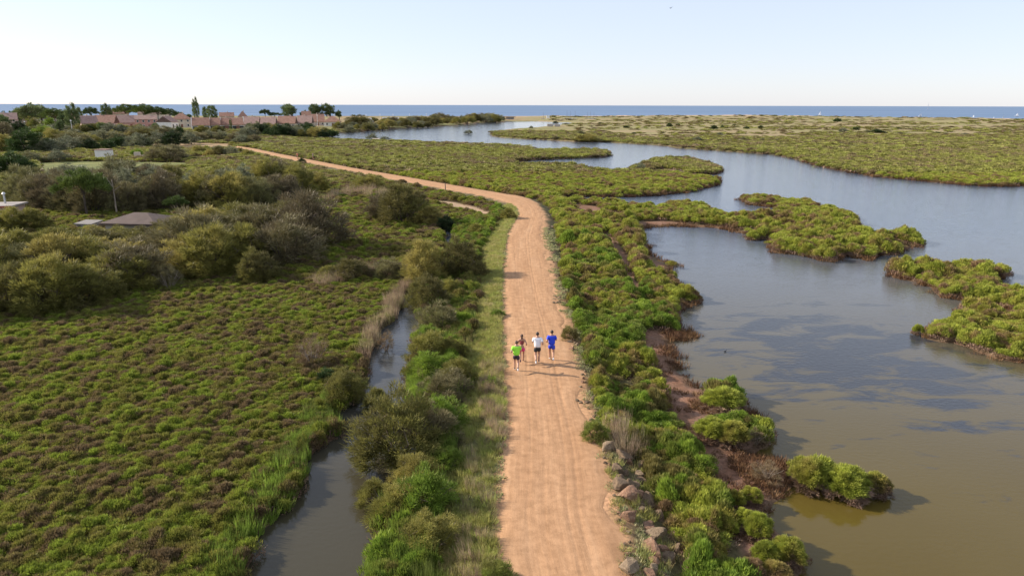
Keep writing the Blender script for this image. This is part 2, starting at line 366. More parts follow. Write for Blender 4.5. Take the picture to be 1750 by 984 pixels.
sm = sst(pth + (n3 - .5) * 1.1 + (n1 - .5) * .8, -.85, -.15)[..., None]; col = col * (1 - sm) + C(.42, .25, .14) * sm
tk = sst(trk + (n3 - .5) * 1.2 + (n1 - .5) * 2.0, -.5, .5)[..., None]; col = col * (1 - tk) + C(.39, .28, .19) * tk
m, N, L, b = mat('marsh ground')
a = N.new('ShaderNodeAttribute'); a.attribute_name = 'col'
g = N.new('ShaderNodeNewGeometry'); n = noise(N, L, 5, 5, .65, g.outputs['Position'])
r = ramp(N, [(.6, .6, .6), (1.35, 1.33, 1.3)], [.3, .7]); L.new(n.outputs[0], r.inputs[0])
nb = noise(N, L, .25, 5, .7, g.outputs['Position']); rb = ramp(N, [(.75, .78, .72), (1.25, 1.2, 1.2)], [.3, .7]); L.new(nb.outputs[0], rb.inputs[0])
L.new(mixc(N, L, 1.0, mixc(N, L, 1.0, a.outputs[0], r.outputs[0], 'MULTIPLY'), rb.outputs[0], 'MULTIPLY'), b.inputs['Base Color']); b.inputs['Roughness'].default_value = .95
b.inputs['Specular IOR Level'].default_value = .15
bp = N.new('ShaderNodeBump'); bp.inputs['Strength'].default_value = .6; bp.inputs['Distance'].default_value = .08; L.new(n.outputs[0], bp.inputs['Height']); L.new(bp.outputs[0], b.inputs['Normal'])
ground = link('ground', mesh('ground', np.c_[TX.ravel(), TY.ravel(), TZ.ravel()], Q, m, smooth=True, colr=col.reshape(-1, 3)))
tag(ground, 'flat coastal marsh ground of mud, scrub soil and low dunes', kind='structure')

def gz(x, y):
    X = np.atleast_1d(np.asarray(x, float)); Y = np.atleast_1d(np.asarray(y, float))
    a, b_, c = fields(X, Y); return height(X, Y, a, b_, c)
def gz1(x, y): return float(gz(x, y)[0])

# ------------------------------------------------------------------ water
def watermat(name, body, deep, murk=1):
    m, N, L, b = mat(name)
    g = N.new('ShaderNodeNewGeometry')
    n = noise(N, L, .02, 3, .5, g.outputs['Position']); r = ramp(N, [body, deep], [.35, .65]); L.new(n.outputs[0], r.inputs[0])
    return m, N, L, b, g, r
m, N, L, b = mat('lagoon water')
g = N.new('ShaderNodeNewGeometry'); sx = N.new('ShaderNodeSeparateXYZ'); L.new(g.outputs['Position'], sx.inputs[0])
# mid-pond patches: weed, and ruffled water's darker sky reflection put into base colour
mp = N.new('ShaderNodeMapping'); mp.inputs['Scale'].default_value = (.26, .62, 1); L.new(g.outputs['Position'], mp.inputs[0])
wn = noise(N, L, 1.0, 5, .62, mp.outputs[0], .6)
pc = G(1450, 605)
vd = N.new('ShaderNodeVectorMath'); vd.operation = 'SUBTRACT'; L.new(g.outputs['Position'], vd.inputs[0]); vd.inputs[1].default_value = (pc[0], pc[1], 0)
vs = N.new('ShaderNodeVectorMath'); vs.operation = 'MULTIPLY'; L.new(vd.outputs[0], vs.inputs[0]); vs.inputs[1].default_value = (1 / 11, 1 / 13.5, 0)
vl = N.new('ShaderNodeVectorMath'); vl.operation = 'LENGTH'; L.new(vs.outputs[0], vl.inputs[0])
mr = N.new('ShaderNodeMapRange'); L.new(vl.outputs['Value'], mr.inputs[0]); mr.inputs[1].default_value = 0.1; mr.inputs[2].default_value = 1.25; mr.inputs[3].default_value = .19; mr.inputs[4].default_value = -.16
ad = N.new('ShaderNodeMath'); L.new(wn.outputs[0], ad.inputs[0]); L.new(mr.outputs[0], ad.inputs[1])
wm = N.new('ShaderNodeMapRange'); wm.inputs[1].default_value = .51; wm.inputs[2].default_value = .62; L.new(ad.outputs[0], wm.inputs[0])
bn = noise(N, L, .09, 3, .5, g.outputs['Position']); br0 = ramp(N, [(.088, .063, .012), (.100, .074, .018)], [.35, .65]); L.new(bn.outputs[0], br0.inputs[0])
dm = N.new('ShaderNodeMapRange'); L.new(sx.outputs[0], dm.inputs[0]); dm.inputs[1].default_value = -1.5; dm.inputs[2].default_value = .5; dm.inputs[3].default_value = 1; dm.inputs[4].default_value = 0
class br: outputs = [mixc(N, L, dm.outputs[0], br0.outputs[0], (.050, .044, .026))]
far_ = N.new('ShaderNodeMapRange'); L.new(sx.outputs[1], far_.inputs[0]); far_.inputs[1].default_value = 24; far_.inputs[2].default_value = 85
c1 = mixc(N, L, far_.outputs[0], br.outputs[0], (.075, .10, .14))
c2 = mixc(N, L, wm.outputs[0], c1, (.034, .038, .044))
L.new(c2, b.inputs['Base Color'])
b.inputs['Roughness'].default_value = .07; b.inputs['IOR'].default_value = 1.34
mp2 = N.new('ShaderNodeMapping'); mp2.inputs['Scale'].default_value = (1.0, 1.5, 1); L.new(g.outputs['Position'], mp2.inputs[0])
w1 = noise(N, L, 3.2, 4, .55, mp2.outputs[0]); w2 = noise(N, L, .35, 3, .5, mp2.outputs[0])
st = N.new('ShaderNodeMapRange'); L.new(w2.outputs[0], st.inputs[0]); st.inputs[1].default_value = .35; st.inputs[2].default_value = .65; st.inputs[3].default_value = .03; st.inputs[4].default_value = .10
s3 = N.new('ShaderNodeMath'); s3.operation = 'MULTIPLY_ADD'; L.new(far_.outputs[0], s3.inputs[0]); s3.inputs[1].default_value = .25; L.new(st.outputs[0], s3.inputs[2])
s4 = N.new('ShaderNodeMath'); s4.operation = 'MULTIPLY_ADD'; L.new(wm.outputs[0], s4.inputs[0]); s4.inputs[1].default_value = .10; L.new(s3.outputs[0], s4.inputs[2])
bp = N.new('ShaderNodeBump'); bp.inputs['Distance'].default_value = .12; L.new(w1.outputs[0], bp.inputs['Height']); L.new(s4.outputs[0], bp.inputs['Strength']); L.new(bp.outputs[0], b.inputs['Normal'])
def sheet(name, pts, z, m, label):
    o = MB().add([(x, y, z) for x, y in pts], [tuple(range(len(pts)))]).build(name, m); return tag(o, label, kind='structure')
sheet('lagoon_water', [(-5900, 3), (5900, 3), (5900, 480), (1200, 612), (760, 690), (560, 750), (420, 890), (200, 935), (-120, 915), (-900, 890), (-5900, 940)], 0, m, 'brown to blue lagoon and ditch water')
m, N, L, b = mat('sea water')
g = N.new('ShaderNodeNewGeometry'); mp = N.new('ShaderNodeMapping'); mp.inputs['Scale'].default_value = (.0012, .006, 1); L.new(g.outputs['Position'], mp.inputs[0])
n = noise(N, L, 1, 4, .6, mp.outputs[0]); r = ramp(N, [(.105, .165, .26), (.14, .21, .315)], [.35, .65]); L.new(n.outputs[0], r.inputs[0])
L.new(r.outputs[0], b.inputs['Base Color']); b.inputs['Roughness'].default_value = .6; b.inputs['IOR'].default_value = 1.33; b.inputs['Specular IOR Level'].default_value = .25
sheet('sea', [(-5900, 944), (-900, 894), (-120, 919), (200, 939), (420, 894), (560, 754), (760, 694), (1200, 616), (5900, 484), (90000, 484), (90000, 90000), (-90000, 90000), (-90000, 944)], 0.0, m, 'calm blue sea reaching the horizon')

# ------------------------------------------------------------------ dirt path
K = 73
u = np.linspace(0, 1, K)
PX = sL[:, None, :] * (1 - u[None, :, None]) + sR[:, None, :] * u[None, :, None]
wid = np.hypot(*(sR - sL).T)
# uneven edges
jl = (vnoise(sT / 1.3, sT * 0, 71) - .5) * .7 + (vnoise(sT / .35, sT * 0, 72) - .5) * .35; jr = (vnoise(sT / 1.3, sT * 0, 73) - .5) * .7 + (vnoise(sT / .35, sT * 0, 74) - .5) * .35
dirv = (sR - sL) / wid[:, None]
PX += dirv[:, None, :] * (jl[:, None] * (1 - u[None]) ** 8 + jr[:, None] * u[None] ** 8)[..., None]
lat = (u[None] - .5) * wid[:, None] + 0 * sT[:, None]
rut = sum(-a_ * np.exp(-((lat - c - .25 * np.sin(sT[:, None] / f_ + c)) / .05) ** 2) for c, a_, f_ in ((-.95, .010, 11), (-.5, .007, 9), (.28, .013, 14), (.62, .014, 13), (1.0, .006, 7)))
PZ = PATH_Z + rut + (fbm(PX[..., 0] / .8, PX[..., 1] / 1.6, 44) - .5) * .05 - .07 * np.abs(2 * u[None] - 1) ** 6
n_ = len(sT); idx = np.arange(n_ * K).reshape(n_, K)
Q = np.stack([idx[:-1, :-1], idx[:-1, 1:], idx[1:, 1:], idx[1:, :-1]], -1).reshape(-1, 4)
uv = np.stack([lat.ravel(), np.repeat(sT, K)], -1)
m, N, L, b = mat('orange sandy dirt')
uvn = N.new('ShaderNodeUVMap'); uvn.uv_map = 'uv'
mp = N.new('ShaderNodeMapping'); mp.inputs['Scale'].default_value = (7, .35, 1); L.new(uvn.outputs[0], mp.inputs[0])
st_ = noise(N, L, 1, 5, .65, mp.outputs[0], .4)
mpb = N.new('ShaderNodeMapping'); mpb.inputs['Scale'].default_value = (1.1, .12, 1); L.new(uvn.outputs[0], mpb.inputs[0])
st2 = noise(N, L, 1, 3, .6, mpb.outputs[0], .3)
fn = noise(N, L, 2.2, 6, .7, uvn.outputs[0])
pb = noise(N, L, 14, 4, .8, uvn.outputs[0])
r1 = ramp(N, [(.365, .210, .112), (.415, .245, .134), (.45, .278, .16)], [.3, .55, .75]); L.new(st2.outputs[0], r1.inputs[0])
r2 = ramp(N, [(.93, .92, .91), (1.05, 1.05, 1.05)], [.35, .6]); L.new(st_.outputs[0], r2.inputs[0])
r3 = ramp(N, [(.80, .79, .77), (1.12, 1.12, 1.12)], [.32, .62]); L.new(fn.outputs[0], r3.inputs[0])
r4 = ramp(N, [(.55, .5, .46), (1, 1, 1)], [.27, .36]); L.new(pb.outputs[0], r4.inputs[0])
c = mixc(N, L, 1, mixc(N, L, 1, mixc(N, L, 1, r1.outputs[0], r2.outputs[0], 'MULTIPLY'), r3.outputs[0], 'MULTIPLY'), r4.outputs[0], 'MULTIPLY')
L.new(c, b.inputs['Base Color']); b.inputs['Roughness'].default_value = .95; b.inputs['Specular IOR Level'].default_value = .1
ah = N.new('ShaderNodeMath'); L.new(st_.outputs[0], ah.inputs[0]); L.new(pb.outputs[0], ah.inputs[1])
bp = N.new('ShaderNodeBump'); bp.inputs['Strength'].default_value = .4; bp.inputs['Distance'].default_value = .03; L.new(ah.outputs[0], bp.inputs['Height']); L.new(bp.outputs[0], b.inputs['Normal'])
o = link('dirt_path', mesh('dirt_path', np.c_[PX.reshape(-1, 2), PZ.ravel()], Q, m, smooth=True, uv=uv)); tag(o, 'orange sandy path with tyre ruts', kind='structure')

# ------------------------------------------------------------------ foliage generators
def shards(P, Dr, ln, wd, r=rng):
    """one thin triangle per twig: base at P, pointing along Dr"""
    n = len(P); Dr = Dr / np.linalg.norm(Dr, axis=1, keepdims=True)
    q = r.normal(size=(n, 3)); s = np.cross(Dr, q); s /= np.linalg.norm(s, axis=1, keepdims=True) + 1e-9
    ln = np.broadcast_to(ln, n)[:, None]; wd = np.broadcast_to(wd, n)[:, None]
    V = np.empty((n, 3, 3)); V[:, 0] = P - s * wd / 2; V[:, 1] = P + s * wd / 2; V[:, 2] = P + Dr * ln
    return V.reshape(-1, 3), np.arange(n * 3).reshape(-1, 3)
def shrub_proto(name, mats, nlobe=8, per=70, h=.5, ln=.10, wd=.033, stem=.15, seed=0):
    r = np.random.default_rng(seed); Ps = []; Ds = []; Mi = []
    for k in range(nlobe):
        a = r.uniform(0, 2 * np.pi); q = r.uniform(0, .34) if k else 0
        rr = r.uniform(.17, .27); c = np.array([q * math.cos(a), q * math.sin(a), h - rr - q * .55 * h * 1.3])
        d = r.normal(size=(per, 3)); d /= np.linalg.norm(d, axis=1, keepdims=True); d[:, 2] = np.where(d[:, 2] < -.3, -d[:, 2], d[:, 2])
        p = c + d * rr * r.uniform(.65, 1, (per, 1)); Ps.append(p); Ds.append(d * .8 + [0, 0, .7] + r.normal(size=(per, 3)) * .35); Mi.append(np.zeros(per, int))
    ns = int(nlobe * per * stem); a = r.uniform(0, 2 * np.pi, ns); q = r.uniform(.3, .47, ns)
    Ps.append(np.c_[q * np.cos(a), q * np.sin(a), r.uniform(-.05, .12, ns)]); Ds.append(np.c_[np.cos(a) * .5, np.sin(a) * .5, np.full(ns, .8)] + r.normal(size=(ns, 3)) * .3); Mi.append(np.ones(ns, int))
    P = np.vstack(Ps); Dv = np.vstack(Ds); mi = np.concatenate(Mi); P[:, 2] = np.maximum(P[:, 2], -.05)
    V, Fc = shards(P, Dv, ln * r.uniform(.7, 1.3, len(P)), wd, r)
    return mesh(name, V, Fc, mats, mi)
def tuft_proto(name, m, n=90, rad=.22, h=.5, wd=.03, lean=.45, seed=0):
    r = np.random.default_rng(seed); a = r.uniform(0, 2 * np.pi, n); q = rad * np.sqrt(r.uniform(0, 1, n))
    P = np.c_[q * np.cos(a), q * np.sin(a), np.full(n, -.03)]
    b = a + r.normal(0, .7, n); l = r.uniform(.05, lean, n)
    Dv = np.c_[np.cos(b) * l, np.sin(b) * l, np.ones(n)]
    V, Fc = shards(P, Dv, h * r.uniform(.55, 1.1, n), wd, r)
    return mesh(name, V, Fc, m)
def protos(cname, meshes):
    c = bpy.data.collections.new(cname)
    for i, me in enumerate(meshes): c.objects.link(bpy.data.objects.new('%s_%02d' % (cname.replace(' ', '_'), i), me))
    return c
def scatter(name, label, cat, P, scl, coll, nvar, tilt=.12):
    n = len(P); me = bpy.data.meshes.new(name); me.vertices.add(n); me.vertices.foreach_set('co', np.ascontiguousarray(P, np.float32).ravel())
    for an, ty, dat in (('rot', 'FLOAT_VECTOR', np.c_[rng.normal(0, tilt, n), rng.normal(0, tilt, n), rng.uniform(0, 6.283, n)]), ('scl', 'FLOAT_VECTOR', scl)):
        at = me.attributes.new(an, ty, 'POINT'); at.data.foreach_set('vector', np.ascontiguousarray(dat, np.float32).ravel())
    at = me.attributes.new('pid', 'INT', 'POINT'); at.data.foreach_set('value', rng.integers(0, nvar, n).astype(np.int32))
    o = link(name, me); tag(o, label, cat, kind='stuff')
    ng = bpy.data.node_groups.new(name, 'GeometryNodeTree'); ng.interface.new_socket('Geometry', in_out='INPUT', socket_type='NodeSocketGeometry'); ng.interface.new_socket('Geometry', in_out='OUTPUT', socket_type='NodeSocketGeometry')
    N = ng.nodes; L = ng.links; gi = N.new('NodeGroupInput'); go = N.new('NodeGroupOutput')
    ci = N.new('GeometryNodeCollectionInfo'); ci.inputs['Collection'].default_value = coll; ci.inputs['Separate Children'].default_value = True; ci.inputs['Reset Children'].default_value = True
    ip = N.new('GeometryNodeInstanceOnPoints'); ip.inputs['Pick Instance'].default_value = True
    def att(nm, dt):
        x = N.new('GeometryNodeInputNamedAttribute'); x.data_type = dt; x.inputs['Name'].default_value = nm; return x.outputs['Attribute']
    L.new(gi.outputs[0], ip.inputs['Points']); L.new(ci.outputs[0], ip.inputs['Instance']); L.new(att('pid', 'INT'), ip.inputs['Instance Index'])
    L.new(att('rot', 'FLOAT_VECTOR'), ip.inputs['Rotation']); L.new(att('scl', 'FLOAT_VECTOR'), ip.inputs['Scale']); L.new(ip.outputs[0], go.inputs[0])
    md = o.modifiers.new('plants', 'NODES'); md.node_group = ng
    return o
def jgrid(x0, x1, y0, y1, s):
    nx = max(1, int((x1 - x0) / s)); ny = max(1, int((y1 - y0) / s))
    X, Y = np.meshgrid(np.arange(nx), np.arange(ny)); X = X.ravel() + rng.uniform(0, 1, X.size); Y = Y.ravel() + rng.uniform(0, 1, Y.size)
    return x0 + X * s, y0 + Y * s
def infan(x, y, e=.86, pad=4): return np.abs(x) < e * y + pad
def inpoly(P, x, y): return sdist(P, x, y) > 0

c_l = protos('olive shrubs', [shrub_proto('olive_shrub', [M['marsh_l'], M['stem']], per=110, seed=s, h=.42 + .04 * (s % 3), stem=.12) for s in range(6)])
c_r = protos('yellow green shrubs', [shrub_proto('yellow_green_shrub', [M['marsh_r'], M['stem']], per=125, seed=20 + s, h=.5, stem=.22) for s in range(6)])
c_g = protos('fresh green shrubs', [shrub_proto('fresh_green_shrub', [M['marsh_g'], M['stem']], per=115, seed=40 + s, h=.5, stem=.1) for s in range(5)])
c_f = protos('distant shrubs', [shrub_proto('distant_shrub', [M['marsh_f'], M['stem']], nlobe=8, per=26, seed=60 + s, h=.45, ln=.22, wd=.10, stem=.14) for s in range(5)])
c_gr = protos('grass tufts', [tuft_proto('grass_tuft', M['grass'], 110, .22, .55, .028, .5, s) for s in range(4)])
c_vg = protos('verge grasses', [tuft_proto('verge_grass', M['verge'], 90, .25, .32, .024, .8, 10 + s) for s in range(4)])
c_mt = protos('creeping mats', [tuft_proto('creeping_mat', M['mat'], 120, .32, .11, .035, 1.6, 20 + s) for s in range(3)])
c_rd = protos('reeds', [tuft_proto('reed', M['reed'], 70, .3, 1.15, .022, .28, 30 + s) for s in range(3)])
c_dd = protos('dead samphires', [tuft_proto('dead_samphire', M['dead'], 90, .3, .22, .03, 1.0, 40 + s) for s in range(3)])

def carp(x0, x1, y0, y1, s):
    x, y = jgrid(x0, x1, y0, y1, s); k = infan(x, y); x, y = x[k], y[k]
    ld, se, pt = fields(x, y); z = height(x, y, ld, se, pt)
    md = np.full(len(x), -9.0)
    for p in MUD: md = np.maximum(md, sdist(p, x, y))
    return x, y, z, ld, se, pt, md
pathmid = lambda y: np.interp(y, sL[:, 1], (sL[:, 0] + sR[:, 0]) / 2)
def sc3(n, s, a=.75, b=1.25, hz=(.8, 1.25)):
    q = rng.uniform(a, b, n) * s; return np.c_[q * rng.uniform(.85, 1.2, n), q * rng.uniform(.85, 1.2, n), q * rng.uniform(*hz, n)]
AL = []; AR = []; AG = []; AF = []
for (y0, y1, s, k) in ((14, 34, .30, .88), (34, 58, .36, .98), (58, 95, .55, 1.4), (95, 150, .85, 1.75), (150, 230, 1.25, 2.5)):
    e = .86 * y1 + 4; x, y, z, ld, se, pt, md = carp(-e, e, y0, y1, s)
    left = x < pathmid(y); vg = sdist(VERGE, x, y) > 0
    lump = fbm(x / 1.7, y / 1.2, 90, 2)
    ok = (ld > .12 + .3 * lump) & (pt < -.45 - .5 * k * (1 + (y > 60))) & (md < -.3 * k) & ~vg & (sdist(FIELD, x, y) < 0)
    for q_ in DRY: ok &= (sdist(q_, x, y) < 0) | (rng.uniform(0, 1, len(x)) < .12)
    tr = (np.maximum(sdist(TRACK, x, y), sdist(TRACK2, x, y)) < -.2) & (sdist(STONES, x, y) < 0)
    ok &= tr
    nr_ = (~left) & (y < 90); lp2 = fbm(x / 1.5, y / 1.2, 93, 2)
    ok &= ~(nr_ & (lp2 < .40) & (rng.uniform(0, 1, len(x)) < .65))
    P = np.c_[x, y, z]; hs = np.where(nr_, .35 + 1.75 * np.clip(lp2 - .1, 0, 1), .55 + .65 * lump)
    for sel, A, rr in ((ok & left & (y < 130), AL, 1.0), (ok & (~left) & (y < 150), AR, 1.05), (ok & ((left & (y >= 130)) | (~left & (y >= 150))), AF, 1.0)):
        n_ = int(sel.sum())
        if n_:
            q = sc3(n_, k * rr); q[:, 2] *= hs[sel] * (1.0 if k < 1.2 else 1.3 / k ** .75)
            A.append((P[sel], q))
cat_ = lambda A: (np.vstack([a for a, _ in A]), np.vstack([b for _, b in A]))
P, q = cat_(AL)
scatter('marsh_shrubs', 'low carpet of olive, rust and green marsh shrubs covering the flat left of the ditch', 'ground cover', P, q, c_l, 6)
P, q = cat_(AR); close = (P[:, 1] < 75) & (P[:, 0] < pathmid(P[:, 1]) + 10 + 0 * P[:, 1]) & (fbm(P[:, 0] / 2, P[:, 1] / 2, 55) > .45)
scatter('samphire_shrubs', 'yellow green cushions of samphire between the path and the lagoon and on its islands', 'ground cover', P[~close], q[~close], c_r, 6)
scatter('embankment_shrubs', 'fresh green bushy growth on the bank right of the stones', 'ground cover', P[close], q[close] * 1.1, c_g, 5)
# far marsh and dunes
for (y0, y1, s, k) in ((230, 380, 2.1, 3.6), (380, 620, 3.4, 5.2), (620, 900, 5.5, 7.5)):
    e = .86 * y1 + 4; x, y, z, ld, se, pt, md = carp(-e, e, y0, y1, s)
    dn = sst(x + (y - 300) * 0.15, 25, 75) * sst(y - x * .28 + (fbm(x / 35, y / 14, 33, 4) - .5) * 190, 235, 330)
    ok = (ld > .8) & (pt < -3) & (se < -40) & (md < 0) & (rng.uniform(0, 1, len(x)) > dn * (.70 + .27 * (fbm(x / 60, y / 12, 47, 3) > .44)))
    vil = (x < 40) & (y > 400); ok &= ~vil
    for q_ in DRY: ok &= (sdist(q_, x, y) < 0)
    n_ = int(ok.sum()); q = sc3(n_, k); q[:, 2] *= .85 / k ** .9 * (.6 + .8 * fbm(x[ok] / 9, y[ok] / 9, 91)); AF.append((np.c_[x, y, z][ok], q))
P, q = cat_(AF)
scatter('distant_marsh_plants', 'distant green and tan salt marsh plants reaching to the dunes', 'ground cover', P, q, c_f, 5)

# verge between ditch and path
x, y = jgrid(-22, 4, 14, 100, .2); k = inpoly(VERGE, x, y); x, y = x[k], y[k]
ld, se, pt = fields(x, y); z = height(x, y, ld, se, pt); k = (ld > .1) & (pt < -.05); x, y, z, pt, ld = x[k], y[k], z[k], pt[k], ld[k]
P = np.c_[x, y, z]; nn = fbm(x / 1.1, y / 1.6, 61, 3); rn = rng.uniform(0, 1, len(x))
near = pt > -1.5 - 1.8 * nn
a = near & (nn + rn * .5 > .62) & (pt < -.25); scatter('verge_grass', 'yellow green grass on the left verge of the path', 'grass', P[a], sc3(a.sum(), 1.0), c_vg, 4)
a = near & (nn + rn * .5 <= .72) & (rn < .62); scatter('creeping_mats', 'silvery green creeping plants spilling over the left path edge', 'ground cover', P[a], sc3(a.sum(), 1.0, hz=(.8, 1.6)), c_mt, 3)
a = ~near & (nn < .56) & (rn < np.where(y < 42, .6, .25)); scatter('bank_grass', 'bright green grass on the bank between ditch and verge', 'grass', P[a], sc3(a.sum(), 1.0, hz=(.9, 1.9)) * (.7 + .7 * nn[a, None]), c_gr, 4)
a = ~near & (rn > .86) & (y > 36); scatter('bank_scrub', 'olive and brown low scrub on the upper ditch bank', 'ground cover', P[a], sc3(a.sum(), 1.1, hz=(.9, 1.7)), c_l, 6)
a = ~near & (rn > .68) & (rn < .8); scatter('bank_tall_grass', 'pale dry grass mixed in on the ditch bank', 'grass', P[a], sc3(a.sum(), 1.1, hz=(1.2, 2.4)), c_vg, 4)
a = ~near & (nn >= .47) & (rn < .30); scatter('bank_shrubs', 'green shrubs on the ditch bank beside the verge', 'ground cover', P[a], sc3(a.sum(), 1.15, hz=(.9, 1.6)), c_g, 5)
a = (pt > -1.3) & (pt < .15) & (rn > .86) & (y < 36); scatter('dry_edge_tufts', 'dry straw tufts along the left path edge in the foreground', 'grass', P[a], sc3(a.sum(), .55), c_rd, 3)
# right hand path edge
x, y = jgrid(0, 14, 14, 80, .2); ld, se, pt = fields(x, y); rn = rng.uniform(0, 1, len(x))
k = (pt < -.05) & (pt > -1.3) & (x > pathmid(y)) & (rn < .42) & (fbm(x / 1.2, y / 1.2, 67) > .42); P = np.c_[x, y, height(x, y, ld, se, pt)][k]
scatter('path_edge_mats', 'pale dry mats and grass along the stony right path edge', 'ground cover', P, sc3(len(P), .9, hz=(.8, 2.2)), c_mt, 3)
x, y = jgrid(1, 9, 14, 29, .22); k = (sdist(STONES, x, y) > -.1) & (rng.uniform(0, 1, len(x)) < .2); ld, se, pt = fields(x, y); k &= pt < -.15; P = np.c_[x, y, height(x, y, ld, se, pt)][k]
scatter('stone_row_weeds', 'dry and green weeds growing between the boulders beside the path', 'weeds', P, sc3(len(P), .85, hz=(.6, 1.5)), c_vg, 4)
# green grass / reeds on the left ditch edge
def strip(pts, wdt, s, zz=.3):
    Pm = np.array([G(a, b, zz)[:2] for a, b in pts]); x0, y0 = Pm.min(0) - wdt; x1, y1 = Pm.max(0) + wdt
    x, y = jgrid(x0, x1, y0, y1, s); best = np.full(len(x), 1e9)
    for i in range(len(Pm) - 1):
        A, B = Pm[i], Pm[i + 1]; d = B - A; t = np.clip(((x - A[0]) * d[0] + (y - A[1]) * d[1]) / (d @ d), 0, 1)
        best = np.minimum(best, np.hypot(x - A[0] - t * d[0], y - A[1] - t * d[1]))
    ld, se, pt = fields(x, y); k = (best < wdt * (.4 + .9 * fbm(x / 2, y / 2, 99))) & (ld > .02) & (pt < -.4)
    return np.c_[x, y, height(x, y, ld, se, pt)][k]
P = strip([(420, 990), (470, 890), (500, 830), (535, 790), (545, 750), (580, 700), (600, 670)], 1.5, .26); P = P[rng.uniform(0, 1, len(P)) < .6]
scatter('ditch_grass', 'tall bright green grass lining the left edge of the ditch', 'grass', P, sc3(len(P), 1.05, hz=(.8, 1.5)), c_gr, 4)
P = strip([(425, 975), (465, 905), (505, 840), (540, 800), (548, 765), (580, 715), (612, 672), (636, 625)], .55, .42, .2)
scatter('ditch_edge_shrubs', 'taller dark olive shrubs overhanging the left edge of the ditch', 'ground cover', P, sc3(len(P), 1.05, hz=(1.0, 1.7)), c_l, 6)
P = np.vstack([strip([(640, 610), (655, 575), (680, 530), (700, 495)], 1.1, .3), strip([(560, 485), (620, 470), (690, 470)], 1.6, .42), strip([(725, 545), (730, 600), (720, 650)], .8, .5), strip([(1050, 750), (1075, 780)], .7, .35)])
scatter('dry_reeds', 'pinkish dry reeds at the head of the ditch and by the stones', 'reeds', P, sc3(len(P), 1.0, hz=(.7, 1.15)), c_rd, 3)
P = np.vstack([strip([(575, 338), (620, 332), (650, 338)], 2.0, .9), strip([(510, 345), (560, 345)], 1.6, 1.0)]); 
scatter('reed_bed', 'pale reed bed between the large dark bushes', 'reeds', P, sc3(len(P), 1.5, hz=(.8, 1.2)), c_rd, 3)
# dead samphire mats on the mud
x, y = jgrid(8, 30, 17, 60, .28); ld, se, pt = fields(x, y); rn = rng.uniform(0, 1, len(x))
mdd = np.maximum(sdist(MUD[0], x, y), sdist(MUD[1], x, y)); mt = poly([(1255, 785), (1340, 780), (1370, 832), (1330, 850), (1280, 830)]); mt2 = poly([(1180, 705), (1215, 695), (1300, 712), (1312, 740), (1250, 715)]); mt3 = poly([(1130, 572), (1192, 568), (1192, 576), (1150, 584)])
den = np.where((sdist(mt, x, y) > -.3) | (sdist(mt2, x, y) > -.2) | (sdist(mt3, x, y) > -.2), .8, .10)
k = (mdd > -.4) & (ld > -.05) & (rn < den); P = np.c_[x, y, height(x, y, ld, se, pt)][k]
scatter('dead_samphire', 'rust brown low samphire mat on the mud by the pond', 'ground cover', P, sc3(len(P), 1.0), c_dd, 3)
# brown fringe along the shores
x, y = jgrid(-90, 150, 30, 190, .55); k = infan(x, y); x, y = x[k], y[k]; ld, se, pt = fields(x, y); z = height(x, y, ld, se, pt)
k = (ld > -.30) & (ld < .38) & (rng.uniform(0, 1, len(x)) < np.where(ld < 0, .25, .9)) & (pt < -2) & (x > pathmid(y)); P = np.c_[x, y, z][k]
scatter('shore_stems', 'brown woody stems fringing the islands and lagoon shore', 'ground cover', P, sc3(len(P), 1.35, hz=(1.0, 1.8)) * np.clip(P[:, 1:2] / 60, 1, 2.0) ** .6, c_dd, 3)

# ------------------------------------------------------------------ bushes and trees
def crown_mesh(name, m, shape, seed, ncl=90, per=46, cr=.45, ln=.32, wd=.05, up=.5, hollow=.55, core=None):
    """shape(r) -> cluster centres (n,3), unit size about 1 wide x 1 high"""
    r = np.random.default_rng(seed); c = shape(r, ncl)
    ctr = np.array([0, 0, c[:, 2].mean() * .6])
    Ps = []; Ds = []
    for p in c:
        n = int(per * r.uniform(.5, 1.5)); d = r.normal(size=(n, 3)); d /= np.linalg.norm(d, axis=1, keepdims=True)
        out = (p - ctr); out = out / (np.linalg.norm(out) + 1e-6)
        q = cr * r.uniform(.6, 1.3)
        Ps.append(p + d * q * r.uniform(.2, 1, (n, 1)) * [1, 1, .8]); Ds.append(d * .6 + out * .6 + [0, 0, up] + r.normal(size=(n, 3)) * .3)
    P = np.vstack(Ps); Dv = np.vstack(Ds); P[:, 2] = np.maximum(P[:, 2], .01)
    V, Fc = shards(P, Dv, ln * r.uniform(.6, 1.3, len(P)), wd, r)
    return mesh(name, V, Fc, m)
def sh_bush(r, n):
    a = r.uniform(0, 2 * np.pi, n); t = np.arccos(r.uniform(.0, 1, n)); q = r.uniform(.62, 1, n)
    lob = 1 + .22 * np.sin(a * 3 + r.uniform(0, 6)) + .12 * np.sin(a * 7 + r.uniform(0, 6))
    return np.c_[.42 * q * lob * np.sin(t) * np.cos(a), .42 * q * lob * np.sin(t) * np.sin(a), .1 + .76 * q * np.cos(t) * (1 + .15 * np.sin(a * 4 + 1))]
def sh_umb(r, n):
    a = r.uniform(0, 2 * np.pi, n); q = np.sqrt(r.uniform(0, 1, n)); lob = 1 + .15 * np.sin(a * 5 + 1)
    return np.c_[.43 * q * lob * np.cos(a), .43 * q * lob * np.sin(a), .48 + .42 * np.sqrt(1 - .95 * q * q) * r.uniform(.45, 1.08, n)]
def sh_col(r, n):
    a = r.uniform(0, 2 * np.pi, n); z = r.uniform(.08, .95, n); w_ = .42 * np.sqrt(np.clip(1 - ((z - .42) / .6) ** 2, 0.03, 1)) * r.uniform(.5, 1, n)
    return np.c_[w_ * np.cos(a), w_ * np.sin(a), z]
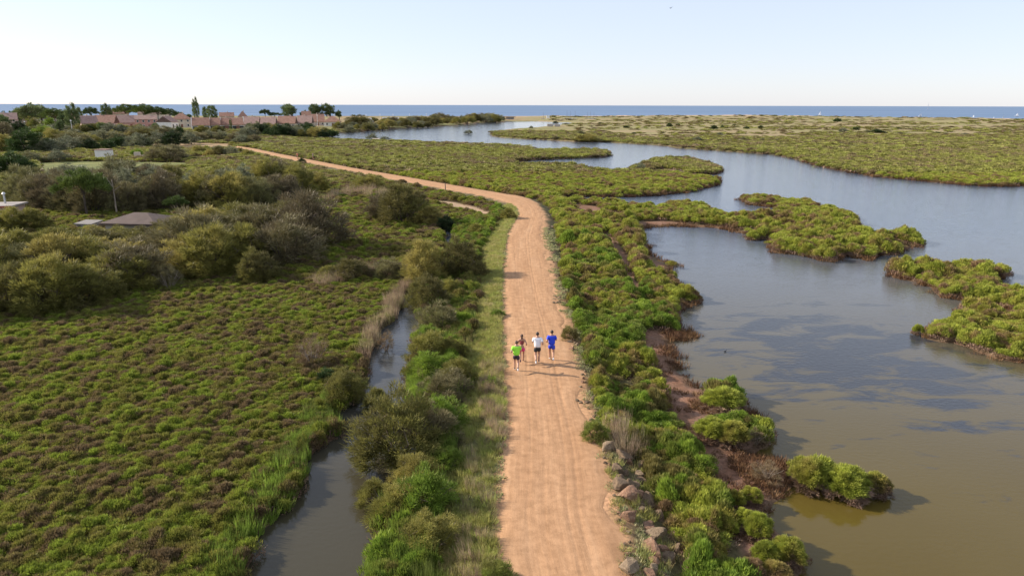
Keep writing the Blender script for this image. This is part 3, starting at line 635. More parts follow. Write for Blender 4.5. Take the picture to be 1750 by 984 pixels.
def sh_round(r, n):
    d = r.normal(size=(n, 3)); d /= np.linalg.norm(d, axis=1, keepdims=True); q = r.uniform(.6, 1, (n, 1))
    k = np.array([[r.uniform(-.2, .2), r.uniform(-.2, .2), r.uniform(-.12, .15)] for _ in range(5)])[r.integers(0, 5, n)]
    return np.array([0, 0, .58]) + d * q * [.28, .28, .26] + k
def stems_mesh(name, m, seed, n=9, spread=.34, h=.58, r0=.014, single=False, lean=0):
    r = random.Random(seed); b = MB()
    if single:
        top = (lean, 0, h * .62); b.tube([(0, 0, -.02), (lean * .3, .01, h * .3), top], [r0 * 2, r0 * 1.5, r0 * 1.2], 7)
        base = top
    for i in range(n):
        a = 6.283 * i / n + r.uniform(-.4, .4); s_ = spread * r.uniform(.5, 1.1)
        if single: P0 = (base[0], base[1], base[2] - .04)
        else: P0 = (.04 * math.cos(a), .04 * math.sin(a), -.02)
        P2 = (P0[0] + s_ * math.cos(a), P0[1] + s_ * math.sin(a), h * r.uniform(.8, 1.1))
        P1 = (P0[0] + s_ * .4 * math.cos(a), P0[1] + s_ * .4 * math.sin(a), (P0[2] + P2[2]) * .52)
        b.tube([P0, P1, P2], [r0, r0 * .65, r0 * .2], 4)
        for j in range(3):
            t = r.uniform(.3, .9); q = [P1[k] + (P2[k] - P1[k]) * t for k in range(3)]
            b.tube([q, (q[0] + r.uniform(-.14, .14), q[1] + r.uniform(-.14, .14), q[2] + r.uniform(.02, .16))], [r0 * .35, r0 * .1], 3)
    return b.data(name, m)
KIND = {}
def kind(k, m, shape, nv, stemargs, **kw):
    KIND[k] = ([crown_mesh(k + ' crown', M[m], shape, hash(k) % 7 * 0 + 100 + i + len(KIND) * 10, **kw) for i in range(nv)],
               [stems_mesh(k + ' trunk', M['bark' if k != 'bare' else 'pale_bark'], 5 + i, **stemargs) for i in range(2)])
kind('tamarisk', 'tamarisk', sh_bush, 5, {}, ncl=210, per=75, cr=.085, ln=.06, wd=.0095)
kind('twiggy', 'tambrown', sh_bush, 4, dict(n=14), ncl=200, per=64, cr=.09, ln=.07, wd=.0085)
kind('grey', 'grey', sh_bush, 3, {}, ncl=120, per=50, cr=.10, ln=.07, wd=.014)
kind('dark', 'dark', sh_bush, 3, {}, ncl=190, per=60, cr=.09, ln=.06, wd=.016)
kind('pine', 'pine', sh_umb, 3, dict(single=True, n=7, spread=.3, h=.8, r0=.012), ncl=130, per=50, cr=.075, ln=.05, wd=.016)
kind('poplar', 'poplar', sh_col, 3, dict(n=6, spread=.12, h=.8), ncl=150, per=46, cr=.10, ln=.06, wd=.022)
kind('broad', 'poplar', sh_round, 3, dict(single=True, n=6, spread=.25, h=.7, r0=.025), ncl=130, per=50, cr=.10, ln=.06, wd=.02)
kind('bare', 'dry', sh_bush, 2, dict(n=16), ncl=120, per=40, cr=.08, ln=.08, wd=.006)
kind('green', 'marsh_g', sh_bush, 3, {}, ncl=150, per=60, cr=.10, ln=.075, wd=.012)
def sh_ring(r, n):
    a = r.uniform(0, 2 * np.pi, n); q = r.uniform(.28, .48, n); return np.c_[q * np.cos(a), q * np.sin(a), r.uniform(.03, .34, n)]
def sh_dome(r, n):
    a = r.uniform(0, 2 * np.pi, n); t = np.arccos(r.uniform(.12, 1, n)); q = r.uniform(.7, 1, n); lob = 1 + .13 * np.sin(a * 4 + 1)
    return np.c_[.42 * q * lob * np.sin(t) * np.cos(a), .42 * q * lob * np.sin(t) * np.sin(a), .22 + .62 * q * np.cos(t)]
KIND['samphire'] = ([crown_mesh('samphire crown', M['marsh_r'], sh_dome, 400 + i, ncl=200, per=120, cr=.085, ln=.065, wd=.012) for i in range(3)],
                    [crown_mesh('samphire base', M['stem'], sh_ring, 410 + i, ncl=90, per=50, cr=.07, ln=.09, wd=.012) for i in range(2)])
NAMES = dict(tamarisk='tamarisk_bush', twiggy='twiggy_bush', grey='scrub_bush', dark='evergreen_bush', pine='umbrella_pine', poplar='poplar_tree', broad='broadleaf_tree', bare='dry_bush', green='green_shrub', samphire='samphire_shrub')
CATS = dict(tamarisk='bush', twiggy='bush', grey='bush', dark='bush', pine='pine tree', poplar='tree', broad='tree', bare='bush', green='shrub', samphire='shrub')
cnt = [0]
def plant(k, px, py, wpx, hpx, label, group=None, zb=None, name=None, cat=None, dz=0):
    """px,py: foot in the photo; wpx,hpx: its size there"""
    z = .4 if zb is None else zb
    for _ in range(2):
        p = G(px, py, z); z = max(0, gz1(p[0], p[1])) if zb is None else zb
    s = dep(p) / FPX; wd, ht = wpx * s, hpx * s
    cs, ts = KIND[k]; i = cnt[0]; cnt[0] += 1
    o = thing(name or NAMES[k], label, cat or CATS[k], (p[0], p[1], z + dz), random.uniform(0, 6.28), group, (wd, wd, ht))
    link('crown', cs[i % len(cs)], o); link('woody_base' if k == 'samphire' else 'trunk', ts[i % len(ts)], o)
    return o
# thicket in front (left middle)
ORD = 'first second third fourth fifth sixth seventh eighth ninth tenth eleventh twelfth thirteenth fourteenth fifteenth sixteenth seventeenth eighteenth nineteenth twentieth'.split()
def ordl(i): return ORD[i] if i < 20 else ['twenty', 'thirty'][(i + 1) // 10 - 2] + '-' + ORD[(i + 1) % 10 - 1] if (i + 1) % 10 else 'thirtieth'
def thicket(k, line, n, w, h, label, group, jx=18, jy=8, row=''):
    line = np.array(line, float); s = np.r_[0, np.cumsum(np.hypot(*np.diff(line, axis=0).T))]
    for i in range(n):
        t = (i + random.uniform(.2, .8)) / n * s[-1]; px = np.interp(t, s, line[:, 0]) + random.uniform(-jx, jx) * .5; py = np.interp(t, s, line[:, 1]) + random.uniform(-jy, jy)
        q = random.uniform(.85, 1.2); h_ = h * (np.interp(px, [0, 120, 170, 280, 340, 560], [.9, .8, .64, .64, .8, .86]) if 'near' in row else 1); kk = k if isinstance(k, str) else random.choice(k); w0 = dict(tamarisk='olive green tamarisk', twiggy='brownish twiggy bush', grey='pale grey green bush')[kk]
        plant(kk, px, py, w * q, h_ * q * random.uniform(.88, 1.1), '%s, %s from the left in the %s' % (w0, ordl(i), row), group)
T1 = dict(tamarisk='olive green tamarisk in the dense thicket left of the shrub flat', twiggy='brownish twiggy tamarisk in the dense thicket left of the shrub flat')
thicket(['tamarisk', 'twiggy'], [(-60, 545), (60, 535), (180, 510), (300, 480), (400, 465), (500, 450), (560, 420)], 11, 135, 120, T1, 'bushes of the front thicket', row='front row of the near thicket')
thicket(['tamarisk', 'tamarisk', 'twiggy'], [(-60, 500), (100, 485), (250, 455), (400, 435), (540, 410)], 10, 130, 105, T1, 'bushes of the front thicket', row='middle row of the near thicket')
thicket('tamarisk', [(-60, 455), (90, 450), (250, 430), (400, 412), (520, 398)], 9, 115, 72, T1, 'bushes of the front thicket', jy=5, row='back row of the near thicket')
T2 = dict(tamarisk='olive tamarisk in the long dark hedge behind the tiled roof', twiggy='purplish brown leafless bush in the long dark hedge behind the tiled roof')
thicket('twiggy', [(20, 352), (120, 368), (220, 362), (300, 355)], 9, 75, 66, T2, 'bushes of the long dark hedge', jy=5, row='left half of the dark hedge')
thicket(['tamarisk', 'twiggy'], [(250, 352), (350, 356), (450, 352), (530, 335)], 11, 72, 62, T2, 'bushes of the long dark hedge', jy=5, row='right half of the dark hedge')
thicket(['grey', 'tamarisk', 'twiggy'], [(180, 325), (300, 322), (400, 326), (520, 318)], 12, 62, 46, dict(T2, grey='pale grey green bush along the back of the long dark hedge'), 'bushes of the long dark hedge', jy=5, row='back row of the dark hedge')
plant('tamarisk', 690, 385, 112, 76, 'big round tamarisk beside the pale side track, largest of the middle distance')
plant('tamarisk', 735, 388, 60, 40, 'small tamarisk at the right foot of the big round one by the side track')
plant('twiggy', 655, 378, 70, 58, 'brown green tamarisk at the left flank of the big round one by the side track')
plant('tamarisk', 632, 326, 62, 32, 'low wide tamarisk touching the path above the big round one')
plant('tamarisk', 500, 322, 85, 46, 'rounded tamarisk at the right end of the long dark hedge')
plant('tamarisk', 545, 330, 45, 38, 'lone tamarisk in front of the reed bed at the hedge end')
plant('grey', 447, 279, 14, 14, 'small grey bush left of the far path')
plant('dark', 516, 279, 18, 11, 'small dark round bush at the edge of the far path by the walkers')
plant('dark', 762, 395, 40, 30, 'very dark bush over the narrow water gap by the side track')
# ditch side bushes
plant('tamarisk', 684, 790, 178, 140, 'large spreading tamarisk hanging over the ditch water from its right bank')
plant('twiggy', 735, 765, 120, 90, 'brown flank bush right of the large tamarisk over the ditch')
plant('tamarisk', 645, 700, 55, 45, 'yellowish tamarisk arching into the ditch upstream of the large one')
plant('twiggy', 762, 690, 100, 66, 'dull brown bush on the right bank of the ditch above the large tamarisk')
plant('tamarisk', 590, 688, 85, 66, 'grey green rounded bush on the left ditch bank at the bend')
plant('dark', 560, 655, 45, 30, 'small dark shrub in the shrub flat left of the ditch bend')
plant('bare', 535, 628, 70, 66, 'straw coloured dry bush standing in the shrub flat left of the ditch')
plant('bare', 660, 600, 36, 40, 'dry twiggy bush on the left ditch edge where the water is narrow')
plant('tamarisk', 640, 860, 70, 50, 'yellow green tamarisk low over the ditch in the foreground')
plant('tamarisk', 690, 888, 120, 76, 'broad feathery bush on the right ditch bank in the foreground')
plant('tamarisk', 786, 478, 96, 78, 'olive tamarisk casting shade on the left path edge')
plant('tamarisk', 728, 486, 100, 84, 'tall olive tamarisk at the head of the ditch')
plant('tamarisk', 815, 405, 40, 26, 'yellow green bush right of the narrow water gap')
plant('tamarisk', 732, 530, 84, 70, 'pale olive bush on the right bank just above the ditch head')
plant('twiggy', 752, 570, 84, 62, 'brownish bush on the verge side of the upper ditch')
plant('tamarisk', 735, 625, 92, 70, 'olive brown bush halfway down the right bank of the ditch')
plant('tamarisk', 600, 478, 80, 40, 'low olive bush behind the reeds left of the ditch head')
plant('tamarisk', 560, 480, 50, 30, 'small olive bush at the left end of the reeds')
plant('twiggy', 665, 478, 70, 42, 'twiggy brown bush amid the reeds left of the ditch head')
plant('bare', 290, 497, 62, 55, 'pale dry bush standing in front of the dark thicket')
plant('tamarisk', 442, 482, 84, 62, 'pale tamarisk at the right front of the dark thicket')
plant('green', 850, 1000, 76, 52, 'rounded olive bush on the left path edge at the bottom of the photo')
plant('green', 1016, 750, 56, 40, 'bright green bush on the right path edge above the big stones')
plant('green', 850, 540, 30, 14, 'small green bush on the left path edge above the runners')
plant('green', 972, 579, 34, 26, 'small green bush on the right path edge beside the runner in blue')
plant('green', 840, 660, 34, 20, 'low green tuft on the left path edge below the runners')
plant('green', 790, 640, 40, 34, 'round green shrub in the verge left of the runners')
plant('tamarisk', 868, 375, 34, 22, 'olive bush on the inside of the path bend')
plant('green', 850, 362, 30, 18, 'pale bush at the tip of the inside of the path bend')
bk = []
for i in range(140):
    px, py = random.uniform(615, 835), 405 + 535 * random.random() ** 1.3; q = G(px, py, .5)
    if sdist(VERGE, q[:1], q[1:2])[0] > .5 and sdist(DITCH, q[:1], q[1:2])[0] < -1.0 and sdist(PATHP, q[:1], q[1:2])[0] < -2.1 and all(math.hypot(px - a, (py - b) * 2) > np.interp(py, [400, 900], [24, 54]) for a, b in bk): bk.append((px, py))
bk.sort(key=lambda t: -t[1])
for i, (px, py) in enumerate(bk[:18]):
    kk = random.choice(['tamarisk', 'tamarisk', 'green' if py > 640 else 'tamarisk', 'green']); q = np.interp(py, [400, 940], [44, 104]) * random.uniform(.7, 1.25)
    plant(kk, px, py, q, q * random.uniform(.55, .85), '%s bush on the ditch side bank, %s counted from the foreground' % (dict(tamarisk='olive', green='fresh green', twiggy='brownish', bare='straw coloured')[kk], ordl(i)), 'bushes between ditch and verge')
# shrubs in and by the pond
plant('samphire', 1235, 697, 76, 42, 'upper of the two yellow green shrubs on the muddy pond shore')
plant('samphire', 1215, 748, 66, 42, 'left half of the lower yellow green shrub pair on the pond shore')
plant('samphire', 1250, 757, 64, 46, 'right half of the lower yellow green shrub pair on the pond shore')
plant('bare', 1290, 765, 44, 34, 'dry pinkish twigs at the tip of the lower shrub pair')
plant('samphire', 1386, 832, 76, 58, 'left and tallest yellow green shrub of the spit reaching into the pond')
plant('samphire', 1443, 845, 84, 60, 'middle yellow green shrub of the spit reaching into the pond')
plant('samphire', 1492, 843, 58, 44, 'right end shrub of the spit reaching into the pond')
plant('bare', 1310, 818, 60, 34, 'low rusty shrub on the brown mat joining spit and shore')
plant('samphire', 1284, 858, 42, 34, 'small round shrub on the shore just below the spit')
plant('samphire', 1293, 918, 56, 54, 'olive shrub on the shore two below the spit')
plant('samphire', 1345, 960, 66, 52, 'bright round shrub standing out into the pond, lower right shore')
for px, py, a_, b_, lb in [(1272, 900, 44, 40, 'olive shrub left of the one two below the spit'), (1305, 960, 52, 44, 'shrub between the bright round one and the bank growth'), (1282, 990, 56, 44, 'leftmost shrub at the lower edge of the photo by the pond'), (1255, 862, 40, 32, 'low shrub on the mud left of the small round one below the spit')]: plant('samphire', px, py, a_, b_, lb)
plant('samphire', 1325, 1000, 66, 50, 'shrub at the lower edge of the photo by the pond')
plant('samphire', 1568, 572, 22, 20, 'tiny lone shrub in the water left of the right hand island')
plant('grey', 1094, 293, 26, 16, 'grey bush at the left end of the small island')
plant('grey', 801, 229.5, 17, 8, 'lone bush standing in the river mouth water')
plant('grey', 636, 239, 23, 12, 'dark grey bush on the near river bank')
plant('grey', 550, 237, 13, 5, 'flat bush on the near river bank by the hedge')
plant('tamarisk', 1003, 242.5, 52, 14, 'large rounded bush on the right river bank')
plant('twiggy', 949, 240, 17, 7, 'small brown bush on the bank left of the large rounded one')
plant('grey', 992, 230, 16, 8, 'pale bush above the large rounded one on the right bank')
DB = 'small dark bush dotted on the tan dunes'
for q_, (px, py, a_, b_) in enumerate(sorted([(1070, 219, 11, 4), (1144, 217, 10, 7), (1158, 214, 7, 3), (1220, 221, 13, 7), (1234, 219.5, 5, 6), (1275, 220.5, 10, 4), (1300, 219, 9, 5), (1255, 214, 5, 2), (1431, 209.5, 14, 8), (1463, 222.5, 11, 6), (1498, 227.5, 24, 7), (1600, 229, 12, 4), (1535, 221, 9, 3), (949, 211, 9, 4), (1025, 212, 6, 3), (1083, 229, 7, 3), (1066, 235, 6, 3)])):
    plant('dark', px, py, a_ + 2, b_, 'dark bush on the tan dunes, %s from the left of its kind' % ordl(q_), 'dark bushes on the dunes')
for q_, (px, py, a_, b_) in enumerate(sorted([(1192, 240, 18, 7), (1441, 226, 18, 8), (1482, 227, 12, 6), (1539, 229, 12, 4), (1617, 231, 11, 5), (1647, 232, 16, 5), (1303, 240, 11, 4), (1270, 239, 14, 5), (1328, 240, 9, 3), (1380, 231, 9, 3), (908, 219.5, 9, 5), (1230, 231, 14, 5)])):
    plant('grey', px, py, a_, b_, 'grey green cushion bush on the dunes, %s from the left of its kind' % ordl(q_), 'grey cushions on the dunes')
# far left: scrub belts
GB = 'scrub bush in the belt between the fields and the village'
def belt(ks, x0, x1, y0, y1, n, w, h, lab, grp, row):
    for i in range(n):
        px = x0 + (x1 - x0) * (i + random.uniform(.2, .8)) / n; py = y0 + (y1 - y0) * (i + .5) / n + random.uniform(-3, 3); q = random.uniform(.75, 1.3)
        kk = random.choice(ks); plant(kk, px, py, w * q, h * q, {'grey': 'grey green', 'twiggy': 'brown', 'tamarisk': 'olive', 'dark': 'dark'}[kk] + ' bush, %s from the left in the %s' % (ordl(i), row), grp)
belt(['grey', 'twiggy', 'tamarisk'], 90, 330, 245, 236, 20, 40, 20, GB, 'scrub below the village', 'upper scrub belt below the village')
belt(['grey', 'tamarisk'], 50, 250, 230, 228, 12, 36, 17, GB, 'scrub below the village', 'topmost scrub belt under the village houses')
belt(['grey', 'dark', 'twiggy'], 60, 330, 262, 246, 12, 40, 24, 'scrub bush in the belt behind the white shed', 'scrub behind the shed', 'scrub belt behind the white shed')
belt(['grey', 'tamarisk', 'twiggy'], 330, 440, 238, 244, 14, 26, 15, GB, 'scrub below the village', 'scrub below the terracotta terrace')
belt(['tamarisk', 'grey', 'dark'], 410, 570, 231, 233, 20, 30, 17, 'bush in the dark hedge along the far river bank', 'far river bank hedge', 'dark hedge on the far river bank')
belt(['tamarisk', 'grey'], 575, 860, 223, 206, 34, 22, 12, 'bush on the far river bank near the beach', 'bushes on the far bank', 'bank line between river and parked vehicles')
belt(['tamarisk', 'twiggy'], 590, 840, 212, 203, 22, 22, 9, 'bush behind the far bank near the parked vehicles', 'bushes behind the far bank', 'row behind the parked vehicles')
belt(['grey', 'tamarisk'], 330, 430, 262, 268, 5, 28, 15, 'bush scattered on the field edge by the sandy track', 'bushes by the sandy track', 'row by the sandy track')
plant('twiggy', 290, 275, 76, 31, 'wide rounded grey brown bush on the field right of the shed')
plant('green', 236, 270, 25, 17, 'bright green little tree between the shed and the wide rounded bush', cat='tree', name='small_tree')
plant('grey', 372, 260, 26, 13, 'grey green bush left of the sandy track')
plant('dark', 22, 300, 84, 44, 'very dark dense bush at the left edge below the shed')
plant('dark', -30, 300, 80, 50, 'very dark dense bush cut by the left edge')
plant('dark', 50, 262, 74, 44, 'big dark evergreen tree at the left before the village', cat='tree', name='evergreen_tree')
plant('dark', 86, 258, 40, 22, 'low dark evergreen at the foot of the big dark tree')
plant('tamarisk', 8, 262, 50, 34, 'olive tree at the left edge beside the big dark tree')
plant('grey', 55, 278, 46, 24, 'silvery bush left of the white shed')
plant('grey', 100, 276, 40, 22, 'blue grey bush nearest the white shed')
plant('twiggy', 5, 235, 50, 30, 'brown tree mass at the left edge near the village')
plant('grey', 215, 300, 70, 30, 'pale feathery bush on the near edge of the grass field')
plant('grey', 120, 308, 80, 30, 'pale feathery bush at the left of the grass field edge')
# lone trees
plant('pine', 150, 374, 90, 90, 'umbrella pine with pale forked trunk in front of the brown hedge')
plant('pine', 303, 368, 44, 34, 'small dry umbrella tree on the grass above the tiled roof')
V = 'at the village'
for (k, px, py, a_, b_, lab) in [
 ('broad', 50, 216, 46, 38, 'broad pale tree, left of the village skyline'), ('broad', 73, 214, 40, 34, 'grey green round tree right of the leftmost village tree'),
 ('broad', 27, 214, 28, 26, 'small tree at the far left of the village skyline'), ('pine', 96, 216, 44, 27, 'dark umbrella pine above the left roofs'),
 ('poplar', 127, 225, 24, 44, 'tall leafy poplar standing before the village on the left'), ('poplar', 138, 216, 14, 30, 'slimmer poplar just behind the tall leafy one'),
 ('pine', 158, 210, 27, 24, 'round umbrella pine right of the tall poplar'), ('poplar', 184, 208, 20, 28, 'pale poplar between the umbrella pines'),
 ('pine', 217, 208, 40, 26, 'left umbrella pine of the big pine clump'), ('pine', 248, 210, 44, 28, 'middle umbrella pine of the big pine clump'),
 ('pine', 272, 210, 36, 25, 'bright umbrella pine right in the big pine clump'), ('pine', 292, 208, 26, 20, 'small pine at the right of the big pine clump'),
 ('pine', 306, 206, 22, 14, 'low pine at the tail of the big pine clump'), ('poplar', 336.5, 206, 12, 36, 'tallest slim poplar rising above the horizon'),
 ('poplar', 351, 204, 9, 20, 'thin poplar right of the tallest one'), ('poplar', 363, 205, 19, 23, 'stout poplar third right of the tallest one'),
 ('dark', 308, 234, 16, 19, 'dark round tree before the white gabled house'), ('poplar', 395, 223, 5, 17, 'small dark cypress in front of the terraced roofs'),
 ('pine', 454, 203, 21, 15, 'flat umbrella pine on the sea skyline'), ('pine', 470, 203, 24, 11, 'low dark pine right of the flat umbrella pine'),
 ('broad', 500, 206, 34, 26, 'big round green tree behind the right hand terraces'), ('broad', 520, 206, 20, 17, 'lower green tree at the right flank of the big round one'),
 ('broad', 541, 205, 28, 26, 'left tree of the tall pair near the white walled house'), ('broad', 565, 205, 28, 26, 'right tree of the tall pair near the white walled house'),
 ('broad', 580, 205, 16, 16, 'small tree at the right of the tall pair'), ('tamarisk', 612, 217, 50, 22, 'large olive brown tree right of the last house'),
 ('green', 60, 226, 34, 26, 'bright green garden tree left of the tall poplar'), ('green', 88, 222, 22, 22, 'rounded green garden tree next to the tall poplar'),
 ('dark', 8, 214, 34, 22, 'dark tree at the far left corner of the skyline'), ('broad', 14, 228, 34, 30, 'bushy tree before the faded rose houses'), ('dark', 34, 230, 30, 24, 'dark garden tree second before the faded rose houses'),
 ('poplar', 110, 224, 18, 30, 'leafy tree left beside the tall leafy poplar'), ('pine', 112, 214, 30, 20, 'umbrella pine half behind the tall leafy poplar'), ('dark', 150, 226, 22, 14, 'dark shrubby tree right of the poplar foot'), ('broad', 178, 226, 22, 16, 'round garden tree before the long faded roof'),
 ('dark', 208, 226, 20, 13, 'dark garden tree left of the deep pink house'), ('tamarisk', 236, 227, 30, 15, 'olive tree at the left corner of the deep pink house'), ('broad', 268, 226, 18, 15, 'small round tree at the right corner of the deep pink house'), ('tamarisk', 345, 226, 26, 12, 'olive bush before the carport'),
 ('tamarisk', 372, 226, 26, 12, 'olive bush before the second terrace house'), ('dark', 430, 224, 22, 14, 'dark tree before the wide faded roof'), ('tamarisk', 458, 224, 26, 14, 'olive tree before the second low house'), ('dark', 490, 222, 20, 12, 'dark tree between two lamp posts'), ('dark', 530, 220, 16, 9, 'small dark tree right of the middle lamp post'), ('broad', 322, 208, 14, 12, 'small tree left of the tallest slim poplar'), ('dark', 388, 207, 16, 8, 'dark tree behind the terracotta terrace'),
 ('broad', 103, 228, 16, 22, 'small pale stemmed tree before the left roofs'), ('green', 75, 234, 44, 20, 'bright green hedge tree below the garden trees')]:
    plant(k, px, py + (2 if k == 'pine' else 0), a_ * 1.08, b_ * (1.22 if k == 'pine' else 1.05), lab, zb=1.0)

# ------------------------------------------------------------------ houses
def wallmat(n, c): return plain(n, c, .9, var=.08, sc=.6)
W_ = dict(pink=wallmat('pink render', (.50, .26, .22)), cream=wallmat('cream render', (.62, .52, .40)), white=wallmat('white render', (.80, .76, .70)), rose=wallmat('pale rose render', (.56, .40, .34)), grey=wallmat('grey render', (.42, .38, .34)))  # even wall tones, the grey one a plain mid grey
def tilemat(name, a, b2):
    m, N, L, b = mat(name); t = N.new('ShaderNodeTexCoord')
    n = noise(N, L, .9, 5, .7, t.outputs['Object']); r = ramp(N, [a, b2], [.35, .65]); L.new(n.outputs[0], r.inputs[0]); L.new(r.outputs[0], b.inputs['Base Color']); b.inputs['Roughness'].default_value = .9
    wv = N.new('ShaderNodeTexWave'); wv.inputs['Scale'].default_value = 1.4; L.new(t.outputs['Object'], wv.inputs[0]); q = N.new('ShaderNodeBump'); q.inputs['Strength'].default_value = .5; q.inputs['Distance'].default_value = .06
    L.new(wv.outputs[1], q.inputs['Height']); L.new(q.outputs[0], b.inputs['Normal']); return m
TL = dict(terra=tilemat('terracotta tiles', (.23, .115, .075), (.34, .19, .13)), rose=tilemat('faded rose tiles', (.25, .155, .125), (.35, .23, .185)), brown=tilemat('weathered brown tiles', (.075, .052, .042), (.115, .08, .065)))
glass = plain('dark window glass', (.03, .035, .04), .15); shut = plain('white window frame', (.78, .76, .72), .6); wood = plain('brown door wood', (.22, .10, .06), .6)
def roofmesh(Wd, Dp, e, rd, kind_, ov=.45, th=.18):
    a, b = Wd / 2 + (ov if kind_ == 'hip' else .02), Dp / 2 + ov; h = 0 if kind_ != 'hip' else min(b, a * .9)
    e2 = e - (rd - e) * ov / (Dp / 2) * .6
    V = [(-a, -b, e2), (a, -b, e2), (a, b, e2), (-a, b, e2), (-a + h, 0, rd), (a - h, 0, rd)]
    V2 = [(x, y, z + th) for x, y, z in V]
    Fs = [(0, 1, 5, 4), (1, 2, 5), (2, 3, 4, 5), (3, 0, 4)]
    n = 6
    F2 = [tuple(i + n for i in f) for f in Fs] + [tuple(reversed(f)) for f in Fs] + [(0, 1, 7, 6), (1, 2, 8, 7), (2, 3, 9, 8), (3, 0, 6, 9)]
    return MB().add(V + V2, F2)
def house(px0, px1, pyb, Dadd, e, rd, Dp, wm, tm, label, kind_='gable', yaw=0, wins=3, storeys=1, parapet=False, chim=1, name='house', group=None, door=True, big=False, base=1.0):
    p0, p1 = G(px0, pyb, base), G(px1, pyb, base); Wd = np.hypot(*(p1 - p0)[:2]); c = (p0 + p1) / 2; c[1] += Dadd + Dp / 2
    sc_ = (c[1]) / (c[1] - Dadd - Dp / 2); c[0] *= sc_; Wd *= sc_
    Wd *= .95; yaw = math.atan2(-c[0], c[1]) * .95 + yaw
    o = thing(name, label, 'house', (c[0], c[1], base - .2), yaw, group)
    b = MB(); a, d = Wd / 2 - .05, Dp / 2
    V = [(-a, -d, 0), (a, -d, 0), (a, d, 0), (-a, d, 0), (-a, -d, e), (a, -d, e), (a, d, e), (-a, d, e)]
    Fs = [(0, 1, 5, 4), (1, 2, 6, 5), (2, 3, 7, 6), (3, 0, 4, 7), (4, 5, 6, 7)]
    if kind_ == 'gable': V += [(-a, 0, rd - .02), (a, 0, rd - .02)]; Fs = [(0, 1, 5, 4), (1, 2, 6, 9, 5), (2, 3, 7, 6), (3, 0, 4, 8, 7)]
    b.add(V, Fs); b.build('wall', W_[wm], o)
    roofmesh(Wd, Dp, e, rd, kind_).build('roof', TL[tm], o)
    if parapet:
        for sx in ((-1, 1) if parapet == 2 else (-1,)):
            q = MB(); x = sx * (a + .16); t = .16
            V = [(x - t, -d - .5, e - .6), (x - t, 0, rd + .5), (x - t, d + .5, e - .6), (x - t, d + .5, 0), (x - t, -d - .5, 0)]
            V += [(x + t, y, z) for _, y, z in V]; q.add(V, [(4, 3, 2, 1, 0), (5, 6, 7, 8, 9), (0, 1, 6, 5), (1, 2, 7, 6), (2, 3, 8, 7), (4, 0, 5, 9)]).build('party_wall', W_['white'], o)
    nw = wins
    for st in range(storeys):
        zc = 1.5 + 2.7 * st
        if zc > e - .3: zc = e * .55
        for i in range(nw):
            x = -a + (i + .5) * 2 * a / nw; isd = door and st == 0 and i == nw // 2
            hh = (1.9 if isd or big else 1.15); ww = (2.2 if big else .95); z = (hh / 2 + .1) if (isd or big) else zc
            f = MB().box((x, -d - .03, z), (ww + .25, .10, hh + .25)).build('door' if isd else 'window', wood if isd else shut, o)
            MB().box((x, -d - .10, z), (ww, .06, hh)).build('panel' if isd else 'pane', wood if isd else glass, f)
    for i in range(chim):
        x = random.uniform(-.6, .6) * a; MB().box((x, .6, rd + .1), (.7, .6, 1.3)).box((x, .6, rd + .8), (.9, .8, .12)).build('chimney', W_['cream'], o)
    return o
# front terraces
house(329.5, 360, 222, 0, 2.7, 6.6, 11, 'cream', 'terra', 'leftmost house of the terracotta terrace, white party wall and open dark carport', parapet=1, wins=3, big=True, chim=0)
house(360.5, 378, 221.5, 0, 2.7, 6.4, 11, 'cream', 'terra', 'second house of the terracotta terrace from its left end', parapet=1, wins=3, big=True, chim=0)
house(378.5, 398, 221, 0, 2.7, 6.4, 11, 'cream', 'terra', 'third house of the terracotta terrace, behind the small cypress', parapet=1, wins=3, big=True, chim=1)
house(398.5, 417, 221, 0, 2.7, 6.4, 11, 'cream', 'terra', 'right end house of the terracotta terrace beside the lamp post', parapet=0, wins=3, big=True, chim=0)
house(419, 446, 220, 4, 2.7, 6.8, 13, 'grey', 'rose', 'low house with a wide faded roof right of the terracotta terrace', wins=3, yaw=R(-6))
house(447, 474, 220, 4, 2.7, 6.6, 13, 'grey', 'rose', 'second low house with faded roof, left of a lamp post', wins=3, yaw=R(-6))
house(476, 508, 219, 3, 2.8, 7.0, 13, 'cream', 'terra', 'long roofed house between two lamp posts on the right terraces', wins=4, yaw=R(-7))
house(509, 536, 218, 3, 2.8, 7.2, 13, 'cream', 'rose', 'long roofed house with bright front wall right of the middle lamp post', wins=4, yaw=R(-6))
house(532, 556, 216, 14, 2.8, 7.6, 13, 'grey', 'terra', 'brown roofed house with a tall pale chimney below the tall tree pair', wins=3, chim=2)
house(554, 584, 216, 4, 2.9, 6.6, 12, 'white', 'terra', 'rightmost house of the village, white wall and hipped red roof', kind_='hip', wins=3)
# behind
house(408, 424, 211, 60, 4, 8.2, 9, 'white', 'terra', 'small red roof showing behind the terraces at their middle', kind_='hip', storeys=1, wins=2)
house(376, 402, 212, 55, 4.6, 7.6, 9, 'cream', 'terra', 'pale two storey house peeping over the terracotta terrace', storeys=1, wins=3)
house(516, 533, 211, 45, 5.2, 8.6, 8, 'white', 'terra', 'tall white walled house peeping above the right terraces', wins=2, storeys=2)
